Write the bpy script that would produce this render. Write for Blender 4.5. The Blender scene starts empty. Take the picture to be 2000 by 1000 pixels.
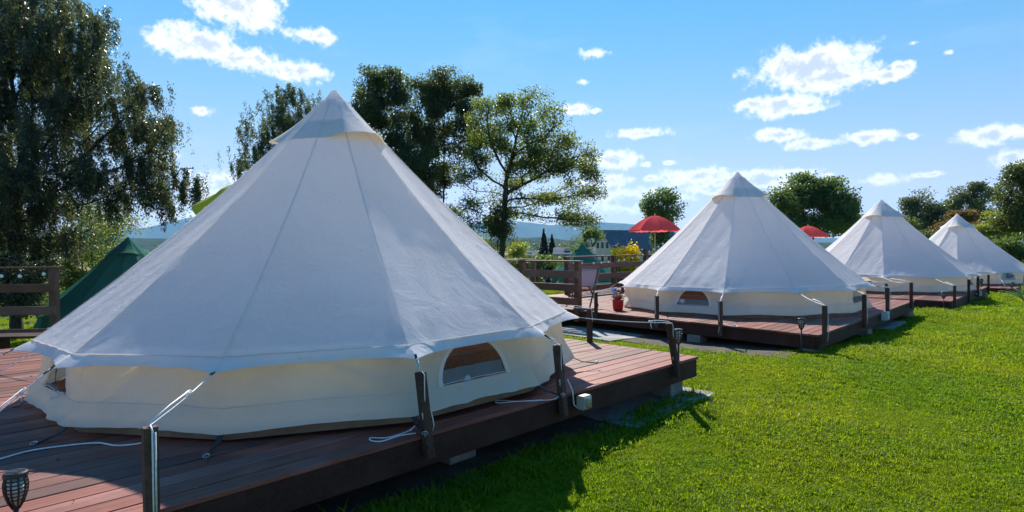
import bpy, bmesh, math, random
import numpy as np
from mathutils import Vector, Matrix, geometry as mgeo

R = math.radians
scene = bpy.context.scene
col = scene.collection
random.seed(7)

# ------------------------------------------------------------------ camera
F = 1150.0            # focal length in photo pixels (2000 wide)
PITCH = -16.0 / F
ROLL = -0.008
CZ = 1.65
cam = bpy.data.objects.new('camera', bpy.data.cameras.new('camera'))
col.objects.link(cam)
cam.data.sensor_width = 36.0
cam.data.lens = 36.0 * F / 2000.0
cam.data.clip_start = 0.05
cam.data.clip_end = 40000.0
cam.matrix_world = (Matrix.Translation((0, 0, CZ)) @ Matrix.Rotation(math.pi / 2 + PITCH, 4, 'X')
                    @ Matrix.Rotation(ROLL, 4, 'Z'))
scene.camera = cam

# ------------------------------------------------------------------ exposure
scene.view_settings.view_transform = 'Standard'
scene.view_settings.look = 'None'
scene.view_settings.gamma = 1.0
scene.view_settings.use_curve_mapping = False
scene.view_settings.exposure = 1.32
scene.cycles.max_bounces = 8
scene.cycles.transparent_max_bounces = 12
scene.cycles.volume_bounces = 1
scene.cycles.caustics_reflective = False
scene.cycles.caustics_refractive = False
scene.cycles.sample_clamp_indirect = 6.0

# ------------------------------------------------------------------ sun and sky
SUN_EL, SUN_AZ = 40.0, 5.0          # elevation; degrees to the left of +Y
sd = Vector((-math.sin(R(SUN_AZ)) * math.cos(R(SUN_EL)), math.cos(R(SUN_AZ)) * math.cos(R(SUN_EL)), math.sin(R(SUN_EL))))
sun = bpy.data.objects.new('sun', bpy.data.lights.new('sun', 'SUN'))
col.objects.link(sun)
sun.data.energy = 3.45
sun.data.angle = R(0.53)
sun.data.color = (1.0, 0.93, 0.82)
sun.rotation_euler = sd.to_track_quat('Z', 'Y').to_euler()
sun.location = (0, 0, 60)


def pix_ray(x, y):
    """direction in the world of a photo pixel"""
    X, Y = x - 1000.0, y - 500.0
    c, s = math.cos(-ROLL), math.sin(-ROLL)
    X, Y = c * X - s * Y, s * X + c * Y
    u, v = X / F, -Y / F
    c, s = math.cos(PITCH), math.sin(PITCH)
    return Vector((u, c - v * s, s + v * c))


def at(x, y, d):
    r = pix_ray(x, y)
    return r * (d / r.y) + Vector((0, 0, CZ))


def onz(x, y, z):
    r = pix_ray(x, y)
    return r * ((z - CZ) / r.z) + Vector((0, 0, CZ))


# node helpers ------------------------------------------------------
class NT:
    def __init__(self, tree):
        self.t = tree
        self.n = tree.nodes
        self.l = tree.links

    def new(self, typ, **kw):
        nd = self.n.new(typ)
        for k, v in kw.items():
            setattr(nd, k, v)
        return nd

    def put(self, sock, v):
        if isinstance(v, bpy.types.NodeSocket):
            self.l.new(v, sock)
        else:
            sock.default_value = v

    def math(self, op, a, b=None, c=None, clamp=False):
        nd = self.new('ShaderNodeMath', operation=op)
        nd.use_clamp = clamp
        self.put(nd.inputs[0], a)
        if b is not None:
            self.put(nd.inputs[1], b)
        if c is not None:
            self.put(nd.inputs[2], c)
        return nd.outputs[0]

    def mix(self, fac, a, b, blend='MIX'):
        nd = self.new('ShaderNodeMix', data_type='RGBA', blend_type=blend)
        self.put(nd.inputs[0], fac)
        self.put(nd.inputs[6], a if isinstance(a, bpy.types.NodeSocket) else (*a, 1.0) if len(a) == 3 else a)
        self.put(nd.inputs[7], b if isinstance(b, bpy.types.NodeSocket) else (*b, 1.0) if len(b) == 3 else b)
        return nd.outputs[2]

    def noise(self, vec, scale, detail=4.0, rough=0.55, out=0, dist=0.0):
        nd = self.new('ShaderNodeTexNoise')
        nd.inputs['Scale'].default_value = scale
        nd.inputs['Detail'].default_value = detail
        nd.inputs['Roughness'].default_value = rough
        nd.inputs['Distortion'].default_value = dist
        if vec is not None:
            self.l.new(vec, nd.inputs['Vector'])
        return nd.outputs[out]

    def ramp(self, fac, stops, interp='LINEAR'):
        nd = self.new('ShaderNodeValToRGB')
        self.put(nd.inputs[0], fac)
        cr = nd.color_ramp
        cr.interpolation = interp
        while len(cr.elements) < len(stops):
            cr.elements.new(0.5)
        for e, (p, c) in zip(cr.elements, stops):
            e.position = p
            e.color = (*c, 1.0) if len(c) == 3 else c
        return nd.outputs[0]

    def maprange(self, v, a, b, c=0.0, d=1.0, smooth=False):
        nd = self.new('ShaderNodeMapRange')
        if smooth:
            nd.interpolation_type = 'SMOOTHSTEP'
        self.put(nd.inputs[0], v)
        for i, q in enumerate((a, b, c, d)):
            self.put(nd.inputs[i + 1], q)
        return nd.outputs[0]

    def scale(self, vec, s):
        nd = self.new('ShaderNodeMapping')
        nd.inputs['Scale'].default_value = s
        self.l.new(vec, nd.inputs['Vector'])
        return nd.outputs[0]

    def bump(self, h, strength, dist):
        nd = self.new('ShaderNodeBump')
        nd.inputs['Strength'].default_value = strength
        nd.inputs['Distance'].default_value = dist
        self.l.new(h, nd.inputs['Height'])
        return nd.outputs[0]


def build_world():
    w = bpy.data.worlds.new('World')
    scene.world = w
    w.use_nodes = True
    t = NT(w.node_tree)
    t.n.clear()
    sky = t.new('ShaderNodeTexSky', sky_type='NISHITA')
    sky.sun_disc = False
    sky.sun_elevation = R(SUN_EL)
    sky.sun_rotation = R(-SUN_AZ)
    sky.altitude = 300.0
    sky.air_density = 1.15
    sky.dust_density = 0.0
    sky.ozone_density = 3.0
    hsv = t.new('ShaderNodeHueSaturation')
    hsv.inputs['Saturation'].default_value = 1.4
    hsv.inputs['Value'].default_value = 1.0
    t.l.new(sky.outputs[0], hsv.inputs['Color'])
    raw = t.mix(1.0, hsv.outputs[0], (0.124, 0.122, 0.148), 'MULTIPLY')
    den = t.new('ShaderNodeVectorMath', operation='MULTIPLY_ADD')
    t.l.new(raw, den.inputs[0])
    den.inputs[1].default_value = (2.2, 2.2, 1.75)
    den.inputs[2].default_value = (1, 1, 1)
    dv_ = t.new('ShaderNodeVectorMath', operation='DIVIDE')     # keep the band near the horizon from burning out
    t.l.new(raw, dv_.inputs[0])
    t.l.new(den.outputs[0], dv_.inputs[1])
    skyc = dv_.outputs[0]
    tc = t.new('ShaderNodeTexCoord')
    sep = t.new('ShaderNodeSeparateXYZ')
    t.l.new(tc.outputs['Generated'], sep.inputs[0])
    az = t.math('ARCTAN2', sep.outputs[0], sep.outputs[1])
    el = t.math('ARCSINE', sep.outputs[2])
    PER = R(94.0)
    az = t.math('WRAP', az, PER / 2, -PER / 2)          # the same fair-weather sky all the way round
    # ragged edges
    n1 = t.noise(tc.outputs['Generated'], 26.0, 6.0, 0.62)
    n2 = t.noise(tc.outputs['Generated'], 90.0, 4.0, 0.6)
    clouds = [  # photo px: centre x, y, half width, half height, weight
        (465, 10, 85, 46, 1.0), (395, 85, 90, 32, 1.0), (470, 112, 80, 24, .95), (580, 138, 68, 22, .9), (618, 72, 62, 18, .8),
        (395, 217, 34, 13, .6), (445, 365, 80, 26, 1.0), (420, 395, 60, 14, .9), (330, 420, 80, 14, .7), (1100, 420, 60, 12, .7), (1163, 104, 36, 13, .8), (1140, 160, 22, 9, .55),
        (1120, 214, 36, 13, .85), (1162, 217, 16, 7, .6), (1247, 261, 66, 12, .8), (1195, 312, 50, 18, .95), (1180, 353, 50, 13, .95),
        (1230, 393, 100, 26, .85), (1272, 348, 22, 9, .6), (1308, 318, 18, 7, .6), (1262, 322, 18, 8, .6),
        (1580, 132, 100, 34, 1.1), (1620, 150, 90, 28, 1.05), (1525, 205, 72, 20, 1.05), (1470, 203, 34, 12, .9), (1582, 214, 30, 10, .9), (1735, 148, 44, 14, .95), (1762, 130, 30, 11, .95),
        (1525, 264, 66, 13, .95), (1590, 280, 60, 13, .95), (1702, 267, 68, 14, .95), (1785, 265, 24, 9, .7),
        (1935, 263, 78, 17, 1.0), (1980, 312, 40, 20, .95), (1720, 351, 60, 13, .85), (1812, 341, 46, 8, .75),
        (1365, 345, 80, 18, 1.0), (1500, 348, 90, 18, 1.0), (1400, 368, 80, 14, .95), (1545, 338, 60, 10, .9), (1300, 385, 70, 14, .8), (1615, 342, 40, 9, .5),
        (330, 300, 50, 16, .4), (1785, 84, 16, 7, .45), (1855, 102, 16, 7, .4), (880, 60, 60, 18, .0),
    ]
    cx = t.new('ShaderNodeCombineXYZ')
    t.l.new(az, cx.inputs[0])
    t.l.new(el, cx.inputs[1])
    p = cx.outputs[0]
    field = None
    low = None
    for (x, y, rx, ry, wgt) in clouds:
        if wgt <= 0:
            continue
        r = pix_ray(x, y).normalized()
        a0, e0 = math.atan2(r.x, r.y), math.asin(r.z)
        ca = 1.0 / (1.0 + ((x - 1000) / F) ** 2)
        sub = t.new('ShaderNodeVectorMath', operation='SUBTRACT')
        t.l.new(p, sub.inputs[0])
        sub.inputs[1].default_value = (a0, e0, 0)
        mul = t.new('ShaderNodeVectorMath', operation='MULTIPLY')
        t.l.new(sub.outputs[0], mul.inputs[0])
        mul.inputs[1].default_value = (F / (rx * ca), F / (ry * math.sqrt(ca)), 0)
        ln = t.new('ShaderNodeVectorMath', operation='LENGTH')
        t.l.new(mul.outputs[0], ln.inputs[0])
        v = t.math('MULTIPLY_ADD', ln.outputs['Value'], -1.0, wgt)
        field = v if field is None else t.math('MAXIMUM', field, v)
    rag = t.math('ADD', t.math('MULTIPLY_ADD', n1, 1.9, -0.93), t.math('MULTIPLY_ADD', n2, 1.3, -0.62))
    f = t.math('ADD', t.math('MAXIMUM', field, -2.0), rag)
    dens = t.maprange(f, -0.24, 0.50, 0.0, 1.0, smooth=True)
    thick = t.maprange(t.math('ADD', f, t.math('MULTIPLY_ADD', t.noise(tc.outputs['Generated'], 40.0, 3.0), 1.2, -0.6)), 0.30, 1.0, 0.0, 1.0, smooth=True)
    # thin veil
    veil = t.maprange(t.noise(t.scale(tc.outputs['Generated'], (3, 3, 9)), 1.6, 6.0, 0.6), 0.58, 0.9, 0.0, 0.16)
    cloudc = t.mix(thick, (0.48, 0.485, 0.49), (0.27, 0.31, 0.37))
    c1 = t.mix(veil, skyc, (0.42, 0.45, 0.48))
    c2 = t.mix(dens, c1, cloudc)
    bg = t.new('ShaderNodeBackground')
    bg.inputs['Strength'].default_value = 1.0
    t.l.new(c2, bg.inputs['Color'])
    out = t.new('ShaderNodeOutputWorld')
    t.l.new(bg.outputs[0], out.inputs['Surface'])


build_world()

# ================================================================== materials
MATS = {}


def new_mat(name):
    m = bpy.data.materials.new(name)
    m.use_nodes = True
    t = NT(m.node_tree)
    t.n.clear()
    out = t.new('ShaderNodeOutputMaterial')
    MATS[name] = m
    return m, t, out


def principled(t, **kw):
    b = t.new('ShaderNodeBsdfPrincipled')
    for k, v in kw.items():
        t.put(b.inputs[k.replace('_', ' ')], v if not (isinstance(v, tuple) and len(v) == 3) else (*v, 1.0))
    return b


def mat_plain(name, c, rough=0.6, var=0.25, scale=6.0, metal=0.0, bump=0.0, spec=0.5, rnd=0.0):
    m, t, out = new_mat(name)
    tc = t.new('ShaderNodeTexCoord')
    n = t.noise(tc.outputs['Object'], scale, 5.0)
    cc = t.mix(t.maprange(n, 0.3, 0.7), tuple(x * (1 - var) for x in c), tuple(min(1, x * (1 + var)) for x in c))
    if rnd:
        oi = t.new('ShaderNodeObjectInfo')
        hs = t.new('ShaderNodeHueSaturation')
        t.l.new(cc, hs.inputs['Color'])
        t.l.new(t.maprange(oi.outputs['Random'], 0, 1, 1 - rnd, 1 + rnd), hs.inputs['Value'])
        cc = hs.outputs[0]
    b = principled(t, Base_Color=cc, Roughness=rough, Metallic=metal)
    b.inputs['Specular IOR Level'].default_value = spec
    if bump:
        t.l.new(t.bump(t.noise(tc.outputs['Object'], scale * 6, 4.0), 0.6, bump), b.inputs['Normal'])
    t.l.new(b.outputs[0], out.inputs['Surface'])
    return m


def mat_wood(name, c1, c2, rough=0.5, rnd=0.28, spec=0.4):
    m, t, out = new_mat(name)
    tc = t.new('ShaderNodeTexCoord')
    oi = t.new('ShaderNodeObjectInfo')
    addv = t.new('ShaderNodeVectorMath', operation='ADD')
    t.l.new(tc.outputs['Object'], addv.inputs[0])
    mulv = t.new('ShaderNodeVectorMath', operation='SCALE')
    mulv.inputs[0].default_value = (13.0, 7.0, 5.0)
    t.l.new(oi.outputs['Random'], mulv.inputs['Scale'])
    t.l.new(mulv.outputs[0], addv.inputs[1])
    v = addv.outputs[0]
    g = t.noise(t.scale(v, (0.7, 28, 28)), 2.0, 6.0, 0.65)
    g2 = t.noise(v, 2.2, 5.0, 0.6)
    cc = t.mix(t.maprange(g, 0.35, 0.68), c1, c2)
    worn = t.mix(t.math('MULTIPLY', t.maprange(g2, 0.48, 0.72), 0.35), cc, tuple(min(1, a * 1.5 + 0.02) for a in c2))
    hs = t.new('ShaderNodeHueSaturation')
    t.l.new(worn, hs.inputs['Color'])
    t.l.new(t.maprange(oi.outputs['Random'], 0, 1, 1 - rnd, 1 + rnd), hs.inputs['Value'])
    t.l.new(t.maprange(t.math('FRACT', t.math('MULTIPLY', oi.outputs['Random'], 7.31)), 0, 1, .8, 1.12), hs.inputs['Saturation'])
    b = principled(t, Base_Color=hs.outputs[0], Roughness=t.maprange(g, 0.3, 0.7, rough - .1, rough + .15))
    b.inputs['Specular IOR Level'].default_value = spec
    t.l.new(t.bump(g, 0.5, 0.003), b.inputs['Normal'])
    t.l.new(b.outputs[0], out.inputs['Surface'])
    return m


def mat_canvas(name, c, trans=0.3, tint=(1.0, 0.86, 0.62), dirt=(0.55, 0.5, 0.4), dirt_amt=0.3):
    m, t, out = new_mat(name)
    tc = t.new('ShaderNodeTexCoord')
    g = t.new('ShaderNodeNewGeometry')
    P = tc.outputs['Object']
    n = t.noise(P, 1.4, 5.0, 0.6)
    spots = t.maprange(t.noise(P, 38.0, 1.0, 0.4), 0.735, 0.78)
    cc = t.mix(t.math('MULTIPLY', t.maprange(n, 0.46, 0.8), dirt_amt), c, tuple(a * b for a, b in zip(c, (.86, .82, .74))))
    cc = t.mix(t.math('MULTIPLY', spots, 0.35), cc, dirt)
    weave = t.noise(t.scale(P, (1, 1, 1)), 420.0, 1.0)
    wr = t.noise(t.scale(P, (1, 1, .55)), 4.0, 6.0, 0.62, 0, 0.6)
    bmp = t.bump(t.math('ADD', t.math('MULTIPLY', wr, 0.8), t.math('MULTIPLY', weave, 0.05)), 0.8, 0.035)
    d = t.new('ShaderNodeBsdfDiffuse')
    t.put(d.inputs['Color'], cc)
    t.l.new(bmp, d.inputs['Normal'])
    tr = t.new('ShaderNodeBsdfTranslucent')
    t.put(tr.inputs['Color'], t.mix(1.0, cc, tint, 'MULTIPLY'))
    t.l.new(bmp, tr.inputs['Normal'])
    mx = t.new('ShaderNodeMixShader')
    mx.inputs[0].default_value = trans
    t.l.new(d.outputs[0], mx.inputs[1])
    t.l.new(tr.outputs[0], mx.inputs[2])
    t.l.new(mx.outputs[0], out.inputs['Surface'])
    return m


def mat_leaf(name, c, tr, var=0.5, trans=0.4, rough=0.42, spec=0.4):
    m, t, out = new_mat(name)
    g = t.new('ShaderNodeNewGeometry')
    tc = t.new('ShaderNodeTexCoord')
    rnd = g.outputs['Random Per Island']
    n = t.noise(tc.outputs['Object'], 0.7, 3.0)
    k = t.math('ADD', t.math('MULTIPLY', rnd, 0.6), t.math('MULTIPLY', t.maprange(n, .3, .7), 0.4))
    cc = t.mix(k, tuple(a * (1 - var) for a in c), tuple(a * (1 + var) for a in c))
    ct = t.mix(k, tuple(a * (1 - var) for a in tr), tuple(a * (1 + var) for a in tr))
    b = principled(t, Base_Color=cc, Roughness=rough)
    b.inputs['Specular IOR Level'].default_value = spec
    tl = t.new('ShaderNodeBsdfTranslucent')
    t.put(tl.inputs['Color'], ct)
    mx = t.new('ShaderNodeMixShader')
    mx.inputs[0].default_value = trans
    t.l.new(b.outputs[0], mx.inputs[1])
    t.l.new(tl.outputs[0], mx.inputs[2])
    t.l.new(mx.outputs[0], out.inputs['Surface'])
    return m


def mat_net(name, c, open_=0.6):
    m, t, out = new_mat(name)
    d = t.new('ShaderNodeBsdfDiffuse')
    d.inputs['Color'].default_value = (*c, 1)
    tr = t.new('ShaderNodeBsdfTransparent')
    mx = t.new('ShaderNodeMixShader')
    mx.inputs[0].default_value = open_
    t.l.new(d.outputs[0], mx.inputs[1])
    t.l.new(tr.outputs[0], mx.inputs[2])
    t.l.new(mx.outputs[0], out.inputs['Surface'])
    return m


mat_canvas('canvas', (0.90, 0.89, 0.92), 0.47, (1.0, 0.95, 0.88))  # slightly bluish: sky light on the shaded roof is put into the colour
mat_canvas('canvas_wall', (0.86, 0.81, 0.71), 0.46, (1.0, 0.89, 0.68), dirt_amt=.5)  # same cloth as the roof, with warm transmitted light put into its colour
mat_canvas('canvas_green', (0.085, 0.23, 0.18), 0.28, (0.8, 1, .8), (0.1, 0.15, 0.12))
mat_canvas('canvas_inner', (0.82, 0.74, 0.52), 0.35)
mat_canvas('parasol_red', (0.90, 0.15, 0.17), 0.55, (1, .9, .9), (0.5, 0.05, 0.05))
mat_canvas('parasol_lime', (0.42, 0.48, 0.10), 0.4, (1, 1, .6), (0.4, 0.4, 0.1))
mat_canvas('chair_fabric', (0.42, 0.33, 0.35), 0.2, (1, .85, .85))
mat_canvas('seam_tape', (0.84, 0.83, 0.84), 0.44, (1.0, 0.95, 0.88))
mat_plain('flap_grey', (0.42, 0.43, 0.45), 0.85, 0.12)
mat_net('window_net', (0.02, 0.02, 0.02), 0.6)
mat_plain('rope_white', (0.72, 0.73, 0.74), 0.7, 0.15, 60)
mat_plain('rope_black', (0.015, 0.015, 0.017), 0.6, 0.2, 60)
mat_plain('steel', (0.5, 0.5, 0.5), 0.3, 0.1, 20, 1.0)
mat_plain('groundsheet', (0.16, 0.11, 0.075), 0.7, 0.3)
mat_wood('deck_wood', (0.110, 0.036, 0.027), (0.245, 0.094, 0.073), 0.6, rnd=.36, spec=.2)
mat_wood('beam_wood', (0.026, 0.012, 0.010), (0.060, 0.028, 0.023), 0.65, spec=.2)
mat_wood('rail_wood', (0.085, 0.032, 0.022), (0.17, 0.065, 0.045), 0.45)
mat_wood('post_wood', (0.045, 0.022, 0.016), (0.10, 0.052, 0.036), 0.7, spec=.2)
mat_wood('bed_wood', (0.42, 0.13, 0.045), (0.62, 0.24, 0.09), 0.45)
mat_plain('concrete', (0.19, 0.185, 0.17), 0.9, 0.3, 9, 0, 0.006)
mat_plain('slab', (0.24, 0.235, 0.225), 0.9, 0.4, 3, 0, 0.006)
mat_plain('black_plastic', (0.02, 0.02, 0.022), 0.45, 0.2)
mat_plain('solar_glass', (0.05, 0.06, 0.08), 0.12, 0.1)
mat_plain('lamp_diffuser', (0.75, 0.75, 0.7), 0.4, 0.1)
mat_plain('pot_red', (0.55, 0.02, 0.03), 0.35, 0.15)
mat_plain('soil', (0.05, 0.035, 0.025), 0.9, 0.4, 20)
mat_plain('lamp_beige', (0.42, 0.40, 0.33), 0.5, 0.2)
mat_plain('box_grey', (0.40, 0.47, 0.48), 0.5, 0.15)
mat_plain('lens', (0.30, 0.27, 0.19), 0.15, 0.2)
mat_plain('pinwheel_blue', (0.10, 0.30, 0.65), 0.4, 0.2)
mat_plain('white_paint', (0.75, 0.75, 0.74), 0.5, 0.05)
mat_plain('bulb_glass', (0.85, 0.85, 0.82), 0.15, 0.02)
mat_plain('bark', (0.050, 0.040, 0.034), 0.9, 0.45, 5, 0, 0.02)
mat_plain('bark_pale', (0.16, 0.15, 0.14), 0.9, 0.5, 5, 0, 0.02)
mat_plain('house_wall', (0.50, 0.44, 0.36), 0.9, 0.15, 0.8)
mat_plain('house_roof', (0.085, 0.095, 0.12), 0.7, 0.25, 0.7)
mat_plain('house_roof_pale', (0.17, 0.19, 0.22), 0.95, 0.2, 0.7, spec=.05)
mat_plain('window_glass', (0.03, 0.035, 0.04), 0.12, 0.1)
mat_leaf('leaf_willow', (0.040, 0.058, 0.034), (0.16, 0.20, 0.06), 0.5, 0.34, 0.33, 0.5)
mat_leaf('leaf_birch', (0.040, 0.062, 0.022), (0.15, 0.20, 0.04), 0.5, 0.34, 0.36, 0.5)
mat_leaf('leaf_dark', (0.038, 0.062, 0.026), (0.18, 0.23, 0.04), 0.5, 0.36)
mat_leaf('leaf_ash', (0.048, 0.080, 0.022), (0.26, 0.34, 0.05), 0.55, 0.42)
mat_leaf('leaf_green', (0.055, 0.100, 0.026), (0.20, 0.30, 0.05), 0.5, 0.36)
mat_leaf('leaf_lime', (0.13, 0.17, 0.030), (0.42, 0.48, 0.06), 0.4, 0.42)
mat_leaf('leaf_brown', (0.13, 0.085, 0.030), (0.30, 0.20, 0.05), 0.5, 0.36)
mat_leaf('leaf_fir', (0.030, 0.052, 0.030), (0.03, 0.05, 0.02), 0.5, 0.15)
mat_leaf('leaf_grey', (0.080, 0.115, 0.060), (0.22, 0.27, 0.08), 0.45, 0.34)
mat_leaf('petal_yellow', (0.80, 0.66, 0.02), (0.9, 0.75, 0.03), 0.2, 0.35)
mat_leaf('petal_rust', (0.22, 0.07, 0.035), (0.3, 0.1, 0.04), 0.5, 0.3)
def mat_grass(name):
    m, t, out = new_mat(name)
    g = t.new('ShaderNodeNewGeometry')
    P = g.outputs['Position']
    rnd = g.outputs['Random Per Island']
    oi = t.new('ShaderNodeObjectInfo')
    big = t.maprange(t.noise(P, 0.55, 4.0, 0.6), 0.36, 0.64)
    mid = t.maprange(t.noise(P, 3.2, 4.0, 0.6), 0.40, 0.66)
    base = t.mix(big, (0.074, 0.140, 0.008), (0.145, 0.183, 0.009))
    base = t.mix(t.math('MULTIPLY', mid, 0.55), base, (0.070, 0.130, 0.004))
    straw = t.math('GREATER_THAN', rnd, 0.965)
    base = t.mix(t.math('MULTIPLY', straw, 0.5), base, (0.20, 0.17, 0.05))
    hs = t.new('ShaderNodeHueSaturation')
    t.l.new(base, hs.inputs['Color'])
    t.l.new(t.maprange(t.math('ADD', t.math('MULTIPLY', rnd, .6), t.math('MULTIPLY', oi.outputs['Random'], .4)), 0, 1, .6, 1.45), hs.inputs['Value'])
    b = principled(t, Base_Color=hs.outputs[0], Roughness=0.5)
    b.inputs['Specular IOR Level'].default_value = 0.12
    tl = t.new('ShaderNodeBsdfTranslucent')
    t.put(tl.inputs['Color'], t.mix(1.0, hs.outputs[0], (2.7, 2.5, 1.0, 1.0), 'MULTIPLY'))
    mx = t.new('ShaderNodeMixShader')
    mx.inputs[0].default_value = 0.48
    t.l.new(b.outputs[0], mx.inputs[1])
    t.l.new(tl.outputs[0], mx.inputs[2])
    t.l.new(mx.outputs[0], out.inputs['Surface'])


mat_grass('grass_blade')


def mat_ground():
    m, t, out = new_mat('ground')
    g = t.new('ShaderNodeNewGeometry')
    P = g.outputs['Position']
    n1 = t.noise(P, 0.35, 5.0, 0.6)
    n2 = t.noise(P, 6.0, 5.0, 0.65)
    n3 = t.noise(P, 60.0, 3.0, 0.6)
    a = t.mix(t.maprange(n1, 0.35, 0.65), (0.085, 0.125, 0.005), (0.135, 0.165, 0.008))
    b = t.mix(t.maprange(n2, 0.42, 0.7), a, (0.06, 0.095, 0.004))
    b = t.mix(t.math('MULTIPLY', t.maprange(n3, 0.45, 0.75), 0.6), b, (0.17, 0.20, 0.02))
    # fields of the valley far off
    vor = t.new('ShaderNodeTexVoronoi')
    vor.inputs['Scale'].default_value = 0.004
    t.l.new(t.scale(P, (1, 1, 0)), vor.inputs['Vector'])
    sx = t.new('ShaderNodeSeparateColor')
    t.l.new(vor.outputs['Color'], sx.inputs[0])
    fld = t.ramp(sx.outputs[0], [(0.0, (0.05, 0.09, 0.02)), (0.35, (0.10, 0.13, 0.03)), (0.6, (0.26, 0.20, 0.09)), (0.8, (0.03, 0.055, 0.018)), (1.0, (0.34, 0.28, 0.14))], 'CONSTANT')
    ln = t.new('ShaderNodeVectorMath', operation='LENGTH')
    t.l.new(P, ln.inputs[0])
    far = t.maprange(ln.outputs['Value'], 160, 320)
    c = t.mix(far, b, fld)
    bs = principled(t, Base_Color=c, Roughness=0.9)
    bs.inputs['Specular IOR Level'].default_value = 0.0
    t.l.new(t.bump(t.math('ADD', n2, n3), 0.6, 0.02), bs.inputs['Normal'])
    t.l.new(bs.outputs[0], out.inputs['Surface'])


mat_ground()


def mat_hill(name, a, b_, scale):
    m, t, out = new_mat(name)
    g = t.new('ShaderNodeNewGeometry')
    n = t.noise(g.outputs['Position'], scale, 6.0, 0.6)
    bs = principled(t, Base_Color=t.mix(t.maprange(n, 0.4, 0.62), a, b_), Roughness=1.0)
    bs.inputs['Specular IOR Level'].default_value = 0.0
    t.l.new(bs.outputs[0], out.inputs['Surface'])


mat_hill('hill_forest', (0.022, 0.042, 0.020), (0.045, 0.070, 0.028), 0.004)
mat_hill('ridge_forest', (0.018, 0.036, 0.016), (0.05, 0.07, 0.025), 0.02)
mat_plain('bare_soil', (0.055, 0.042, 0.030), 0.95, 0.5, 4, 0, 0.02)


# ================================================================== mesh helpers
class MB:
    """collects shapes that become ONE mesh"""

    def __init__(self):
        self.v = []
        self.f = []

    def quad(self, a, b, c, d):
        n = len(self.v)
        self.v += [tuple(a), tuple(b), tuple(c), tuple(d)]
        self.f.append((n, n + 1, n + 2, n + 3))

    def box(self, c, size, M=None, ch=0.0):
        """box with chamfered long edges when ch > 0"""
        sx, sy, sz = (s / 2 for s in size)
        n = len(self.v)
        if ch <= 0:
            pts = [(x, y, z) for x in (-sx, sx) for y in (-sy, sy) for z in (-sz, sz)]
            fs = [(0, 1, 3, 2), (4, 6, 7, 5), (0, 4, 5, 1), (2, 3, 7, 6), (0, 2, 6, 4), (1, 5, 7, 3)]
        else:
            ring = [(-sy + ch, -sz), (sy - ch, -sz), (sy, -sz + ch), (sy, sz - ch), (sy - ch, sz), (-sy + ch, sz), (-sy, sz - ch), (-sy, -sz + ch)]
            pts = [(-sx, y, z) for y, z in ring] + [(sx, y, z) for y, z in ring]
            fs = [tuple(range(7, -1, -1)), tuple(range(8, 16))] + [(i, (i + 1) % 8, 8 + (i + 1) % 8, 8 + i) for i in range(8)]
        for p in pts:
            q = Vector(p)
            if M is not None:
                q = M @ q
            self.v.append((q.x + c[0], q.y + c[1], q.z + c[2]))
        self.f += [tuple(n + i for i in f) for f in fs]
        return self

    def beam(self, a, b, w, h, up=(0, 0, 1), ch=0.0):
        """rectangular bar from a to b; w across, h along up"""
        a, b = Vector(a), Vector(b)
        x = (b - a).normalized()
        y = Vector(up).cross(x).normalized()
        z = x.cross(y)
        M = Matrix((x, y, z)).transposed()
        return self.box(tuple((a + b) / 2), ((b - a).length, w, h), M, ch)

    def tube(self, pts, r, n=6, cap=True):
        pts = [Vector(p) for p in pts]
        rs = r if isinstance(r, (list, tuple)) else [r] * len(pts)
        base = len(self.v)
        up = Vector((0.12, 0.31, 0.94))
        for i, p in enumerate(pts):
            d = (pts[min(i + 1, len(pts) - 1)] - pts[max(i - 1, 0)])
            d = d.normalized() if d.length > 1e-9 else Vector((0, 0, 1))
            s = d.cross(up)
            if s.length < 1e-3:
                s = d.cross(Vector((1, 0, 0)))
            s.normalize()
            q = d.cross(s)
            for k in range(n):
                a = 2 * math.pi * k / n
                o = p + (s * math.cos(a) + q * math.sin(a)) * rs[i]
                self.v.append(tuple(o))
        for i in range(len(pts) - 1):
            for k in range(n):
                k2 = (k + 1) % n
                self.f.append((base + i * n + k, base + i * n + k2, base + (i + 1) * n + k2, base + (i + 1) * n + k))
        if cap:
            self.f.append(tuple(base + k for k in range(n))[::-1])
            self.f.append(tuple(base + (len(pts) - 1) * n + k for k in range(n)))
        return self

    def lathe(self, prof, n=16, c=(0, 0, 0), cap=True):
        base = len(self.v)
        for r, z in prof:
            for k in range(n):
                a = 2 * math.pi * k / n
                self.v.append((c[0] + r * math.cos(a), c[1] + r * math.sin(a), c[2] + z))
        for i in range(len(prof) - 1):
            for k in range(n):
                k2 = (k + 1) % n
                self.f.append((base + i * n + k, base + i * n + k2, base + (i + 1) * n + k2, base + (i + 1) * n + k))
        if cap:
            self.f.append(tuple(base + k for k in range(n))[::-1])
            self.f.append(tuple(base + (len(prof) - 1) * n + k for k in range(n)))
        return self

    def grid(self, fn, nu, nv, closed_u=False):
        base = len(self.v)
        cu = nu if closed_u else nu + 1
        for j in range(nv + 1):
            for i in range(cu):
                self.v.append(tuple(fn(i / nu, j / nv)))
        for j in range(nv):
            for i in range(nu):
                i2 = (i + 1) % cu
                self.f.append((base + j * cu + i, base + j * cu + i2, base + (j + 1) * cu + i2, base + (j + 1) * cu + i))
        return self

    def mesh(self, name, mat, smooth=False):
        me = bpy.data.meshes.new(name)
        me.from_pydata(self.v, [], self.f)
        me.materials.append(MATS[mat])
        if smooth:
            me.polygons.foreach_set('use_smooth', [True] * len(me.polygons))
        me.update()
        return me

    def build(self, name, mat, parent=None, smooth=False, loc=None):
        return put(name, self.mesh(name, mat, smooth), parent, loc)


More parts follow.
